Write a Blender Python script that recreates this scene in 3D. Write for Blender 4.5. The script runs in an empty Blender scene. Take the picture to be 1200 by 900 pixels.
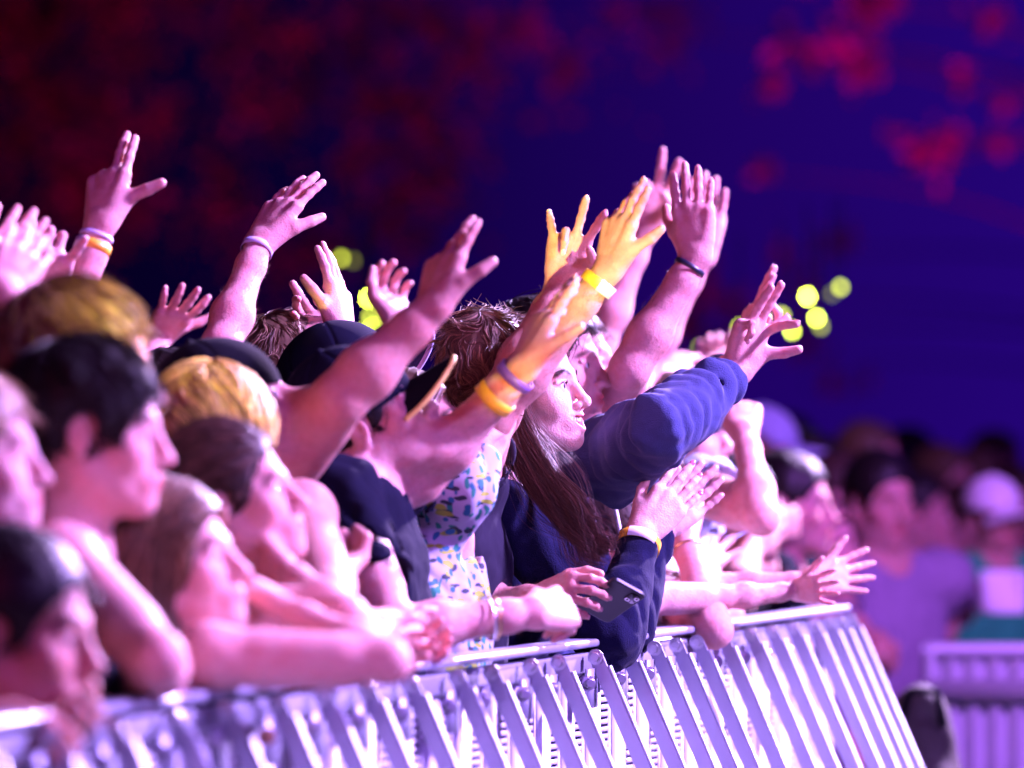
import bpy, math, random
import numpy as np
from mathutils import Vector, Matrix
random.seed(7)
RNG = np.random.default_rng(7)
SC = bpy.context.scene
COL = SC.collection
R = math.radians

# ------------------------------------------------------------------ camera
F, HZ, HC = 6666.667, 530.0, 1.53        # focal length in photo pixels, horizon row, camera height
cam_d = bpy.data.cameras.new('camera')
cam = bpy.data.objects.new('camera', cam_d); COL.objects.link(cam)
cam.location = (0, 0, HC); cam.rotation_euler = (R(90), 0, 0)
cam_d.sensor_width = 36; cam_d.lens = 200; cam_d.shift_y = 80 / 1200
cam_d.clip_start = 0.1; cam_d.clip_end = 500
cam_d.dof.use_dof = True; cam_d.dof.focus_distance = 10.35; cam_d.dof.aperture_fstop = 2.4
SC.camera = cam
SC.view_settings.view_transform = 'Standard'; SC.view_settings.look = 'None'
SC.view_settings.exposure = 0.2; SC.view_settings.gamma = 1.0
SC.view_settings.use_curve_mapping = False
SC.cycles.use_denoising = True
SC.cycles.max_bounces = 6; SC.cycles.diffuse_bounces = 3; SC.cycles.sample_clamp_indirect = 4
SC.cycles.caustics_reflective = False; SC.cycles.caustics_refractive = False
SC.cycles.use_light_tree = True

# ------------------------------------------------------------------ night sky, blue stage haze at right put into its colours
W = bpy.data.worlds.new("World"); SC.world = W; W.use_nodes = True
nt = W.node_tree; nt.nodes.clear()
wo = nt.nodes.new('ShaderNodeOutputWorld'); bg = nt.nodes.new('ShaderNodeBackground')
tc = nt.nodes.new('ShaderNodeTexCoord'); sx = nt.nodes.new('ShaderNodeSeparateXYZ')
mr = nt.nodes.new('ShaderNodeMapRange'); cr = nt.nodes.new('ShaderNodeValToRGB')
nt.links.new(tc.outputs['Generated'], sx.inputs[0]); nt.links.new(sx.outputs['X'], mr.inputs['Value'])
mr.inputs['From Min'].default_value = -0.11; mr.inputs['From Max'].default_value = 0.13
e = cr.color_ramp.elements
e[0].position = 0.0; e[0].color = (0.0007, 0.0001, 0.0030, 1)
e[1].position = 1.0; e[1].color = (0.017, 0.0012, 0.19, 1)
m_ = e.new(0.30); m_.color = (0.0020, 0.0001, 0.022, 1)
m_ = e.new(0.62); m_.color = (0.012, 0.0005, 0.110, 1)
nt.links.new(mr.outputs[0], cr.inputs[0]); nt.links.new(cr.outputs[0], bg.inputs['Color'])
bg.inputs['Strength'].default_value = 1.0
nt.links.new(bg.outputs[0], wo.inputs['Surface'])

def P(px, py, Y):                       # a photo pixel at depth Y as a point in the place
    return np.array([(px - 600) / F * Y, Y, HC - (py - HZ) / F * Y])
# ------------------------------------------------------------------ stage lamps and added fill lamps
def spot(name, loc, target, watts, color, angle, blend=0.5, size=0.25):
    d = bpy.data.lights.new(name, 'SPOT'); o = bpy.data.objects.new(name, d); COL.objects.link(o)
    o.location = loc; d.energy = watts; d.color = color; d.spot_size = R(angle); d.spot_blend = blend
    d.shadow_soft_size = size
    o.rotation_euler = (Vector(target) - Vector(loc)).to_track_quat('-Z', 'Y').to_euler()
    return o
spot('stage_key_light', (7.0, 10.1, 6.0), (0.0, 9.8, 1.4), 22000, (0.50, 0.30, 1.0), 50, 0.6, 0.5)
spot('stage_rim_light', (4.8, 17.5, 6.0), (0.2, 10.4, 1.4), 30000, (0.66, 0.44, 1.0), 46, 0.6, 0.2)
spot('stage_wash_light', (6.0, 3.0, 4.2), (0.2, 10.5, 1.3), 2200, (0.37, 0.14, 1.0), 45, 0.8, 0.5)
spot('pink_fill_light', (-3.0, 1.0, 4.0), (-0.2, 9.8, 1.5), 420, (0.95, 0.06, 0.40), 40, 0.8, 0.5)  # added pink fill for the shaded sides, from left of the camera
spot('added_face_light', (4.5, 5.0, 3.6), P(655, 470, 10.4), 4200, (0.72, 0.46, 1.0), 3.2, 0.9, 0.3)  # added beam, only to brighten the clapping woman's face
spot('added_face_light', (4.5, 4.0, 3.2), P(210, 620, 8.2), 1600, (0.66, 0.40, 1.0), 7.5, 0.9, 0.4)  # also added, to brighten the near faces on the left
spot('far_fill_light', (4.5, 8.0, 5.5), (1.3, 15.8, 1.2), 6000, (0.50, 0.16, 1.0), 28, 0.8, 0.4)  # added violet spot that lifts the otherwise dark far crowd
spot('yellow_beam_light', (0.9, 4.0, 0.7), P(710, 300, 9.93), 5200, (1.0, 0.80, 0.24), 3.7, 1.0, 0.05)
spot('yellow_beam_light', (5.0, 6.5, 6.5), P(138, 372, 8.28), 22000, (1.0, 0.78, 0.08), 1.2, 0.6, 0.05)
spot('yellow_beam_light', (5.0, 6.5, 6.5), (-0.44, 9.0, 1.63), 9000, (1.0, 0.74, 0.10), 2.2, 0.6, 0.05)
spot('yellow_beam_light', (2.4, 4.0, 0.9), P(356, 366, 10.5), 5000, (1.0, 0.72, 0.10), 0.7, 0.6, 0.05)

# ------------------------------------------------------------------ helpers
def unit(v):
    v = np.asarray(v, float); return v / (np.linalg.norm(v) + 1e-12)
def tag(o, label=None, cat=None, group=None, kind=None):
    if label: o['label'] = label
    if cat: o['category'] = cat
    if group: o['group'] = group
    if kind: o['kind'] = kind
    return o
def empty(name, loc):
    o = bpy.data.objects.new(name, None); COL.objects.link(o); o.location = loc
    o.empty_display_size = 0.1
    return o
def mesh_obj(name, V, faces, mat, parent=None, base=None, smooth=True, tint=None):
    me = bpy.data.meshes.new(name)
    V = np.asarray(V, np.float64).reshape(-1, 3)
    if base is not None: V = V - np.asarray(base)
    if isinstance(faces, np.ndarray):
        n, k = faces.shape
        me.vertices.add(len(V)); me.vertices.foreach_set('co', V.astype(np.float32).ravel())
        me.loops.add(n * k); me.loops.foreach_set('vertex_index', faces.astype(np.int32).ravel())
        me.polygons.add(n); me.polygons.foreach_set('loop_start', np.arange(0, n * k, k, dtype=np.int32))
        me.polygons.foreach_set('loop_total', np.full(n, k, np.int32))
        me.update(calc_edges=True); me.validate()
    else:
        me.from_pydata([tuple(v) for v in V], [], faces); me.update()
    if smooth: me.polygons.foreach_set('use_smooth', np.ones(len(me.polygons), bool))
    if tint is not None:
        a = me.attributes.new('tint', 'FLOAT_COLOR', 'POINT')
        a.data.foreach_set('color', np.c_[tint, np.ones(len(tint))].astype(np.float32).ravel())
    me.materials.append(mat)
    o = bpy.data.objects.new(name, me); COL.objects.link(o)
    if parent is not None: o.parent = parent
    return o

# ------------------------------------------------------------------ signed distance modelling
BIG = 10.0
def cone(a, b, ra, rb=None, k=0.01, op='u'): return (op, k, ('c', np.asarray(a, float), np.asarray(b, float), ra, ra if rb is None else rb))
def ball(a, r, k=0.01, op='u'): return (op, k, ('c', np.asarray(a, float), np.asarray(a, float), r, r))
def ell(c, M, rad, k=0.01, op='u'): return (op, k, ('e', np.asarray(c, float), np.asarray(M, float), np.asarray(rad, float)))
def half(p, n, k=0.003, op='i'): return (op, k, ('h', np.asarray(p, float), unit(n)))
def grp(ops, k=0.005, op='u'): return (op, k, ('g', ops))
def prim_d(pr, X):
    t = pr[0]
    if t == 'c':
        _, a, b, ra, rb = pr
        ab = b - a; L2 = float(ab @ ab)
        q = X - a.astype(np.float32)
        if L2 < 1e-10: return np.sqrt((q * q).sum(-1)) - ra
        tt = np.clip((q @ (ab / L2).astype(np.float32)), 0, 1)
        q = q - tt[..., None] * ab.astype(np.float32)
        return np.sqrt((q * q).sum(-1)) - (ra + tt * (rb - ra))
    if t == 'e':
        _, c, M, r = pr
        q = (X - c.astype(np.float32)) @ M.astype(np.float32)
        k0 = np.sqrt(((q / r.astype(np.float32)) ** 2).sum(-1)); k1 = np.sqrt(((q / (r * r).astype(np.float32)) ** 2).sum(-1))
        return k0 * (k0 - 1) / np.maximum(k1, 1e-6)
    if t == 'h':
        return (X - pr[1].astype(np.float32)) @ pr[2].astype(np.float32)
    if t == 'g':
        return ev_all(pr[1], X)
def smin(a, b, k):
    if k <= 0: return np.minimum(a, b)
    h = np.maximum(k - np.abs(a - b), 0) / k
    return np.minimum(a, b) - h * h * k * 0.25
def comb(d, p, op, k):
    if op == 'u': return smin(d, p, k)
    if op == 's': return -smin(-d, p, k)
    return -smin(-d, -p, k)
def ev_all(ops, X):
    d = np.full(X.shape[:-1], BIG, np.float32)
    for op, k, pr in ops: d = comb(d, prim_d(pr, X), op, k)
    return d
def lower(pr, C):
    if pr[0] == 'g':
        d = np.full(C.shape[:-1], BIG, np.float32)
        for op, k, q in pr[1]:
            if op == 'u': d = np.minimum(d, lower(q, C))
        return d - 0.01
    return prim_d(pr, C)
def ev_cull(ops, X, C, H):
    d = np.full(X.shape[:-1], BIG, np.float32)
    for op, k, pr in ops:
        dc = lower(pr, C)
        m = (dc > -(H + k + .01)) if op == 'i' else (dc < H * 1.15 + k + .012)
        ix = np.nonzero(m)[0]
        if not len(ix): continue
        sub = ev_cull(pr[1], X[ix], C[ix], H) if pr[0] == 'g' else prim_d(pr, X[ix])
        d[ix] = comb(d[ix], sub, op, k)
    return d
def boxes(ops, out):
    for op, k, pr in ops:
        if op != 'u': continue
        if pr[0] == 'c':
            _, a, b, ra, rb = pr; r = max(ra, rb)
            out.append((np.minimum(a, b) - r, np.maximum(a, b) + r))
        elif pr[0] == 'e':
            ext = np.sqrt(((pr[2] * pr[3][None, :]) ** 2).sum(1)); out.append((pr[1] - ext, pr[1] + ext))
        elif pr[0] == 'g': boxes(pr[1], out)
NB = 8
def sdf_mesh(ops, h, disp=None, pad=0.02):
    bl = []; boxes(ops, bl)
    lo = np.min([b[0] for b in bl], 0) - pad - 3 * h
    bs = NB * h; H = bs * 0.8661
    keys = []
    for a, b in bl:
        i0 = np.floor((a - pad - lo) / bs).astype(int); i1 = np.floor((b + pad - lo) / bs).astype(int)
        g = np.stack(np.meshgrid(*[np.arange(i0[q], i1[q] + 1) for q in range(3)], indexing='ij'), -1).reshape(-1, 3)
        keys.append((g[:, 0] * 4096 + g[:, 1]) * 4096 + g[:, 2])
    keys = np.unique(np.concatenate(keys))
    B = np.stack([keys // (4096 * 4096), (keys // 4096) % 4096, keys % 4096], -1)
    C = (lo + (B + 0.5) * bs).astype(np.float32)
    dc = ev_all(ops, C)
    B = B[np.abs(dc) < H * 1.7 + pad]; C = (lo + (B + 0.5) * bs).astype(np.float32)
    g = np.arange(NB + 1)
    G = np.stack(np.meshgrid(g, g, g, indexing='ij'), -1).reshape(-1, 3)
    cells_k, cells_v, quads = [], [], []
    OFF = np.array([[i, j, k] for i in (0, 1) for j in (0, 1) for k in (0, 1)])
    ED = [(a, b) for a in range(8) for b in range(a + 1, 8) if np.abs(OFF[a] - OFF[b]).sum() == 1]
    N = 1 << 20
    def key(c): return (c[..., 0].astype(np.int64) * N + c[..., 1]) * N + c[..., 2]
    for s in range(0, len(B), 1500):
        b = B[s:s + 1500]; c = C[s:s + 1500]
        X = (lo + (b[:, None, :] * NB + G[None]) * h).astype(np.float32)
        D = ev_cull(ops, X, c, H)
        if disp is not None: D = D + disp(X)
        D = D.reshape(-1, NB + 1, NB + 1, NB + 1); S = D < 0
        cs = np.zeros((len(b), NB, NB, NB), np.int8)
        for o in OFF: cs += S[:, o[0]:o[0] + NB, o[1]:o[1] + NB, o[2]:o[2] + NB]
        ai = np.argwhere((cs > 0) & (cs < 8))
        if not len(ai): continue
        v = np.stack([D[ai[:, 0], ai[:, 1] + o[0], ai[:, 2] + o[1], ai[:, 3] + o[2]] for o in OFF], -1)
        acc = np.zeros((len(ai), 3)); cnt = np.zeros(len(ai))
        for a_, b_ in ED:
            va, vb = v[:, a_], v[:, b_]; m = (va < 0) != (vb < 0)
            t = np.where(m, va / np.where(m, va - vb, 1), 0)
            p = OFF[a_] + t[:, None] * (OFF[b_] - OFF[a_])
            acc += p * m[:, None]; cnt += m
        gc = b[ai[:, 0]] * NB + ai[:, 1:]
        cells_k.append(key(gc)); cells_v.append(lo + (gc + acc / cnt[:, None]) * h)
        for ax in range(3):
            sl0 = [slice(None)] + [slice(0, NB)] * 3; sl1 = list(sl0); sl1[1 + ax] = slice(1, NB + 1)
            s0 = S[tuple(sl0)]; s1 = S[tuple(sl1)]
            ei = np.argwhere(s0 != s1)
            if not len(ei): continue
            flip = s0[tuple(ei.T)]
            gc = b[ei[:, 0]] * NB + ei[:, 1:]
            u = np.zeros(3, int); w = np.zeros(3, int); u[(ax + 1) % 3] = 1; w[(ax + 2) % 3] = 1
            q = np.stack([key(gc - u - w), key(gc - w), key(gc), key(gc - u)], -1)
            q[~flip] = q[~flip][:, ::-1]
            quads.append(q)
    K = np.concatenate(cells_k); V = np.concatenate(cells_v)
    K, ui = np.unique(K, return_index=True); V = V[ui]
    Q = np.concatenate(quads)
    ix = np.searchsorted(K, Q); ix = np.clip(ix, 0, len(K) - 1)
    ok = (K[ix] == Q).all(1)
    return V, ix[ok]
def nz(X, f, seed=0):                   # cheap smooth 3-D noise, about -1..1
    r = np.random.default_rng(seed); d = 0
    for i in range(5):
        k = r.normal(size=3); k = k / np.linalg.norm(k) * f * (0.7 + 0.35 * i); ph = r.uniform(0, 6.28, 2)
        k2 = r.normal(size=3); k2 = k2 / np.linalg.norm(k2) * f * 0.6
        d = d + np.sin(X @ k.astype(np.float32) + ph[0] + 1.4 * np.sin(X @ k2.astype(np.float32) + ph[1])) * (0.5 / (1 + 0.4 * i))
    return d * 0.7
def tubes(paths, r0, r1=None, sides=3, jitter=0.35):
    """paths [n,k,3] -> verts, quads of thin tapered tubes"""
    n, k, _ = paths.shape
    T = np.gradient(paths, axis=1); T /= np.linalg.norm(T, axis=-1, keepdims=True) + 1e-9
    A = np.cross(T, np.array([0.31, 0.52, 0.79])); A /= np.linalg.norm(A, axis=-1, keepdims=True) + 1e-9
    Bv = np.cross(T, A)
    tt = np.linspace(0, 1, k)
    rad = (r0 * (1 - tt) + (r1 if r1 is not None else r0 * 0.3) * tt)[None, :, None] * (1 + jitter * RNG.uniform(-1, 1, (n, 1, 1)))
    V = []
    for s in range(sides):
        a = 2 * math.pi * s / sides
        V.append(paths + rad * (math.cos(a) * A + math.sin(a) * Bv))
    V = np.stack(V, 2)                  # n,k,s,3
    idx = np.arange(n * k * sides).reshape(n, k, sides)
    q = []
    for s in range(sides):
        s2 = (s + 1) % sides
        q.append(np.stack([idx[:, :-1, s], idx[:, :-1, s2], idx[:, 1:, s2], idx[:, 1:, s]], -1).reshape(-1, 4))
    return V.reshape(-1, 3), np.concatenate(q)
def join(parts):
    Vs, Fs, o = [], [], 0
    for v, f in parts:
        Vs.append(v); Fs.append(f + o); o += len(v)
    return np.concatenate(Vs), np.concatenate(Fs)
def box_vf(c, ax, ay, az, hx, hy, hz):
    c = np.asarray(c, float); ax, ay, az = unit(ax), unit(ay), unit(az)
    V = np.array([c + sx_ * hx * ax + sy_ * hy * ay + sz_ * hz * az for sx_ in (-1, 1) for sy_ in (-1, 1) for sz_ in (-1, 1)])
    Q = np.array([[0, 1, 3, 2], [4, 6, 7, 5], [0, 4, 5, 1], [2, 3, 7, 6], [0, 2, 6, 4], [1, 5, 7, 3]])
    if np.cross(ax, ay) @ az < 0: Q = Q[:, ::-1]
    return V, Q
def loft(rings, closed_ring=True, cap=True):
    """rings [m][s,3] -> verts, quad faces (caps as fans of quads are avoided: n-gon list)"""
    m = len(rings); s = len(rings[0]); V = np.concatenate(rings); F_ = []
    for i in range(m - 1):
        for j in range(s if closed_ring else s - 1):
            j2 = (j + 1) % s
            F_.append([i * s + j, i * s + j2, (i + 1) * s + j2, (i + 1) * s + j])
    if cap:
        F_.append(list(range(s))[::-1]); F_.append([(m - 1) * s + j for j in range(s)])
    return V, F_
def frame_from(d):
    d = unit(d); a = unit(np.cross(d, [0.13, 0.27, 0.95] if abs(d[2]) < .9 else [1, 0, 0])); return d, a, np.cross(d, a)

# ------------------------------------------------------------------ materials
def nodes_of(m):
    m.use_nodes = True; return m.node_tree, m.node_tree.nodes['Principled BSDF']
def mat(name, color, rough=0.6, var=0.15, scale=30, bump=0.0, bscale=200, metal=0.0, spec=0.5, sheen=0.0, stretch=None):
    m = bpy.data.materials.new(name); t, b = nodes_of(m)
    b.inputs['Roughness'].default_value = rough; b.inputs['Metallic'].default_value = metal
    b.inputs['Specular IOR Level'].default_value = spec
    if sheen: b.inputs['Sheen Weight'].default_value = sheen
    c = t.nodes.new('ShaderNodeTexCoord')
    vec = c.outputs['Object']
    if stretch:
        mp = t.nodes.new('ShaderNodeMapping'); mp.inputs['Scale'].default_value = stretch
        t.links.new(vec, mp.inputs[0]); vec = mp.outputs[0]
    n = t.nodes.new('ShaderNodeTexNoise'); n.inputs['Scale'].default_value = scale; n.inputs['Detail'].default_value = 4
    t.links.new(vec, n.inputs['Vector'])
    r = t.nodes.new('ShaderNodeMix'); r.data_type = 'RGBA'
    col = np.array(color)
    r.inputs[6].default_value = (*np.clip(col * (1 - var), 0, 1), 1); r.inputs[7].default_value = (*np.clip(col * (1 + var), 0, 1), 1)
    t.links.new(n.outputs['Fac'], r.inputs[0]); t.links.new(r.outputs[2], b.inputs['Base Color'])
    if bump:
        n2 = t.nodes.new('ShaderNodeTexNoise'); n2.inputs['Scale'].default_value = bscale; n2.inputs['Detail'].default_value = 3
        t.links.new(vec, n2.inputs['Vector'])
        bp = t.nodes.new('ShaderNodeBump'); bp.inputs['Strength'].default_value = bump; bp.inputs['Distance'].default_value = 0.002
        t.links.new(n2.outputs['Fac'], bp.inputs['Height']); t.links.new(bp.outputs[0], b.inputs['Normal'])
    return m
def add_tint(m):
    t, b = nodes_of(m); src = b.inputs['Base Color'].links[0].from_socket
    at = t.nodes.new('ShaderNodeAttribute'); at.attribute_name = 'tint'
    mx = t.nodes.new('ShaderNodeMix'); mx.data_type = 'RGBA'; mx.blend_type = 'MULTIPLY'; mx.inputs[0].default_value = 1
    t.links.new(src, mx.inputs[6]); t.links.new(at.outputs['Color'], mx.inputs[7]); t.links.new(mx.outputs[2], b.inputs['Base Color'])
    return m
def skin(name, color, rough=0.58):
    m = mat(name, color, rough, 0.18, 80, 0.6, 300, spec=0.24); t, b = nodes_of(m)
    src = b.inputs['Base Color'].links[0].from_socket; c = t.nodes.new('ShaderNodeTexCoord'); n = t.nodes.new('ShaderNodeTexNoise')
    n.inputs['Scale'].default_value = 26; n.inputs['Detail'].default_value = 6; n.inputs['Roughness'].default_value = .7; t.links.new(c.outputs['Object'], n.inputs['Vector'])
    r = t.nodes.new('ShaderNodeMapRange'); r.inputs['From Min'].default_value = .46; r.inputs['From Max'].default_value = .66; r.inputs['To Max'].default_value = .75; t.links.new(n.outputs['Fac'], r.inputs['Value'])
    mx = t.nodes.new('ShaderNodeMix'); mx.data_type = 'RGBA'; t.links.new(r.outputs[0], mx.inputs[0]); t.links.new(src, mx.inputs[6]); mx.inputs[7].default_value = (color[0] * .92, color[1] * .66, color[2] * .66, 1)
    t.links.new(mx.outputs[2], b.inputs['Base Color']); add_tint(m)
    n2 = t.nodes.new('ShaderNodeTexNoise'); n2.inputs['Scale'].default_value = 34; n2.inputs['Detail'].default_value = 3; n2.inputs['Distortion'].default_value = 1.6; t.links.new(c.outputs['Object'], n2.inputs['Vector'])
    b2 = t.nodes.new('ShaderNodeBump'); b2.inputs['Strength'].default_value = .22; b2.inputs['Distance'].default_value = .006; t.links.new(n2.outputs['Fac'], b2.inputs['Height'])
    old = b.inputs['Normal'].links[0].from_node; t.links.new(b2.outputs[0], old.inputs['Normal'])
    rr = t.nodes.new('ShaderNodeMapRange'); rr.inputs['From Min'].default_value = .3; rr.inputs['From Max'].default_value = .7; rr.inputs['To Min'].default_value = rough - .16; rr.inputs['To Max'].default_value = rough + .14
    t.links.new(n.outputs['Fac'], rr.inputs['Value']); t.links.new(rr.outputs[0], b.inputs['Roughness'])
    b.inputs['Subsurface Weight'].default_value = 0.22
    b.inputs['Subsurface Radius'].default_value = (1.0, 0.25, 0.12); b.inputs['Subsurface Scale'].default_value = 0.012
    return m
def emit(name, color, strength):
    m = bpy.data.materials.new(name); t, b = nodes_of(m)
    b.inputs['Base Color'].default_value = (*color, 1); b.inputs['Emission Color'].default_value = (*color, 1)
    b.inputs['Emission Strength'].default_value = strength
    return m
SK = [skin('fair_skin', (0.60, 0.33, 0.29)), skin('rosy_skin', (0.58, 0.30, 0.27)), skin('light_tan_skin', (0.48, 0.25, 0.20)), skin('pale_skin', (0.66, 0.42, 0.37))]
def hairm(name, c): return add_tint(mat(name, c, 0.5, 0.45, 110, 0.0, 300, spec=0.28))
def strand_tint(nv, per, lo=.35, hi=2.3):
    n = nv // per; t = np.exp(RNG.uniform(math.log(lo), math.log(hi), n)); return np.repeat(t, per)[:, None] * np.ones((1, 3))
HR = dict(dark=hairm('dark_hair', (0.012, 0.008, 0.007)), brown=hairm('brown_hair', (0.060, 0.030, 0.021)), chestnut=hairm('chestnut_hair', (0.075, 0.032, 0.024)),
          light=hairm('light_brown_hair', (0.16, 0.09, 0.05)), blond=hairm('blond_hair', (0.38, 0.25, 0.11)), fair=hairm('fair_hair', (0.42, 0.30, 0.17)))
CL = dict(black=mat('black_cotton', (0.007, 0.007, 0.010), 0.9, 0.2, 40, 0.4, 500, spec=0.06),
          navy=mat('navy_jersey', (0.005, 0.005, 0.015), 0.9, 0.2, 30, 0.4, 600, spec=0.06),
          knit=mat('navy_knit', (0.005, 0.005, 0.026), 0.95, 0.45, 120, 1.0, 420, spec=0.06, sheen=0.06),
          charcoal=mat('charcoal_cotton', (0.016, 0.014, 0.025), 0.9, 0.15, 30, 0.3, 500, spec=0.08),
          fleece=mat('blue_fleece', (0.040, 0.046, 0.135), 0.95, 0.2, 50, 0.8, 420, spec=0.1, sheen=0.1),
          greyblue=mat('grey_blue_fleece', (0.27, 0.31, 0.48), 0.9, 0.12, 50, 0.4, 500, sheen=0.2),
          paleblue=mat('pale_blue_cotton', (0.42, 0.50, 0.72), 0.85, 0.1, 30, 0.3, 500),
          mauve=mat('mauve_cotton', (0.22, 0.16, 0.25), 0.85, 0.12, 20, 0.3, 400),
          green=mat('green_cotton', (0.01, 0.32, 0.13), 0.85, 0.15, 20, 0.3, 400),
          white=mat('white_cotton', (0.75, 0.75, 0.76), 0.8, 0.06, 30, 0.3, 400),
          red=mat('red_cotton', (0.45, 0.02, 0.03), 0.8, 0.1, 30, 0.3, 400),
          denim=mat('dark_denim', (0.03, 0.04, 0.09), 0.85, 0.3, 120, 0.4, 600))
BAND = dict(pale=mat('pale_yellow_trim', (0.80, 0.62, 0.14), 0.6, 0.08, 60), yellow=mat('yellow_band_paper', (0.85, 0.46, 0.03), 0.4, 0.08, 60), white=mat('white_band', (0.8, 0.78, 0.8), 0.4, 0.05, 60),
            violet=mat('violet_strap', (0.13, 0.05, 0.36), 0.5, 0.1, 60), lilac=mat('lilac_band', (0.55, 0.5, 0.75), 0.4, 0.05, 60),
            dark=mat('dark_strap', (0.012, 0.012, 0.03), 0.4, 0.1, 60), silver=mat('silver_metal', (0.8, 0.78, 0.75), 0.25, 0.05, 60, metal=1.0),
            gold=mat('gold_metal', (0.8, 0.55, 0.22), 0.25, 0.05, 60, metal=1.0))
EYE_W = mat('eye_white', (0.72, 0.70, 0.68), 0.15, 0.04, 40); EYE_I = mat('eye_iris', (0.03, 0.035, 0.05), 0.1, 0.3, 200)
TEETH = mat('tooth_enamel', (0.78, 0.74, 0.66), 0.2, 0.04, 40)
NAIL = mat('nail_varnish', (0.55, 0.12, 0.20), 0.15, 0.05, 40)
# ------------------------------------------------------------------ people
def rot_frame(yaw, pitch=0, roll=0):
    """columns: forward, left, up; yaw 0 looks to photo right, positive yaw turns towards the camera"""
    y = R(yaw); f = np.array([math.cos(y), -math.sin(y), 0]); l = np.array([math.sin(y), math.cos(y), 0]); u = np.array([0, 0, 1.0])
    p = R(pitch); f2 = f * math.cos(p) + u * math.sin(p); u2 = u * math.cos(p) - f * math.sin(p)
    q = R(roll); l2 = l * math.cos(q) + u2 * math.sin(q); u3 = u2 * math.cos(q) - l * math.sin(q)
    return np.stack([f2, l2, u3], 1)
POSES = {  # curls (per joint: mcp, pip, dip) index..pinky, spread index..pinky, thumb (abduct, out-of-palm, bend)
    'open': ([(8, 10, 8), (2, 8, 6), (4, 10, 8), (8, 14, 10)], (13, 3, -6, -17), (52, 18, 12)),
    'wave': ([(4, 8, 5), (10, 12, 8), (12, 16, 10), (16, 20, 12)], (4, 0, -4, -9), (58, 25, 10)),
    'relaxed': ([(15, 25, 15), (22, 28, 18), (28, 32, 20), (34, 34, 20)], (8, 2, -4, -10), (40, 35, 20)),
    'flat': ([(5, 6, 4), (4, 5, 4), (5, 6, 4), (8, 8, 6)], (4, 1, -2, -6), (26, 22, 15)),
    'fan': ([(4, 6, 5), (8, 8, 6), (20, 14, 8), (36, 20, 12)], (4, 0, -3, -7), (40, 20, 15)),
    'peace': ([(4, 6, 4), (2, 5, 4), (75, 95, 55), (78, 95, 55)], (9, -5, -6, -8), (20, 55, 50)),
    'horns': ([(12, 14, 8), (70, 75, 40), (72, 78, 40), (10, 15, 8)], (10, 2, -3, -14), (30, 60, 35)),
    'three': ([(12, 14, 8), (10, 12, 8), (62, 80, 45), (12, 18, 10)], (18, 2, -3, -20), (25, 60, 40)),
    'fist': ([(70, 95, 55), (74, 95, 55), (78, 95, 55), (80, 95, 55)], (4, 1, -2, -5), (20, 55, 55)),
    'grip': ([(45, 55, 35), (48, 58, 38), (50, 60, 40), (52, 60, 40)], (6, 1, -3, -8), (35, 45, 30)),
    'curl': ([(40, 45, 25), (44, 48, 28), (50, 52, 30), (54, 55, 30)], (5, 1, -3, -7), (30, 40, 25)),
}
def rotv(v, ax, ang):
    ax = unit(ax); c, s = math.cos(ang), math.sin(ang)
    return v * c + np.cross(ax, v) * s + ax * (ax @ v) * (1 - c)
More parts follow.
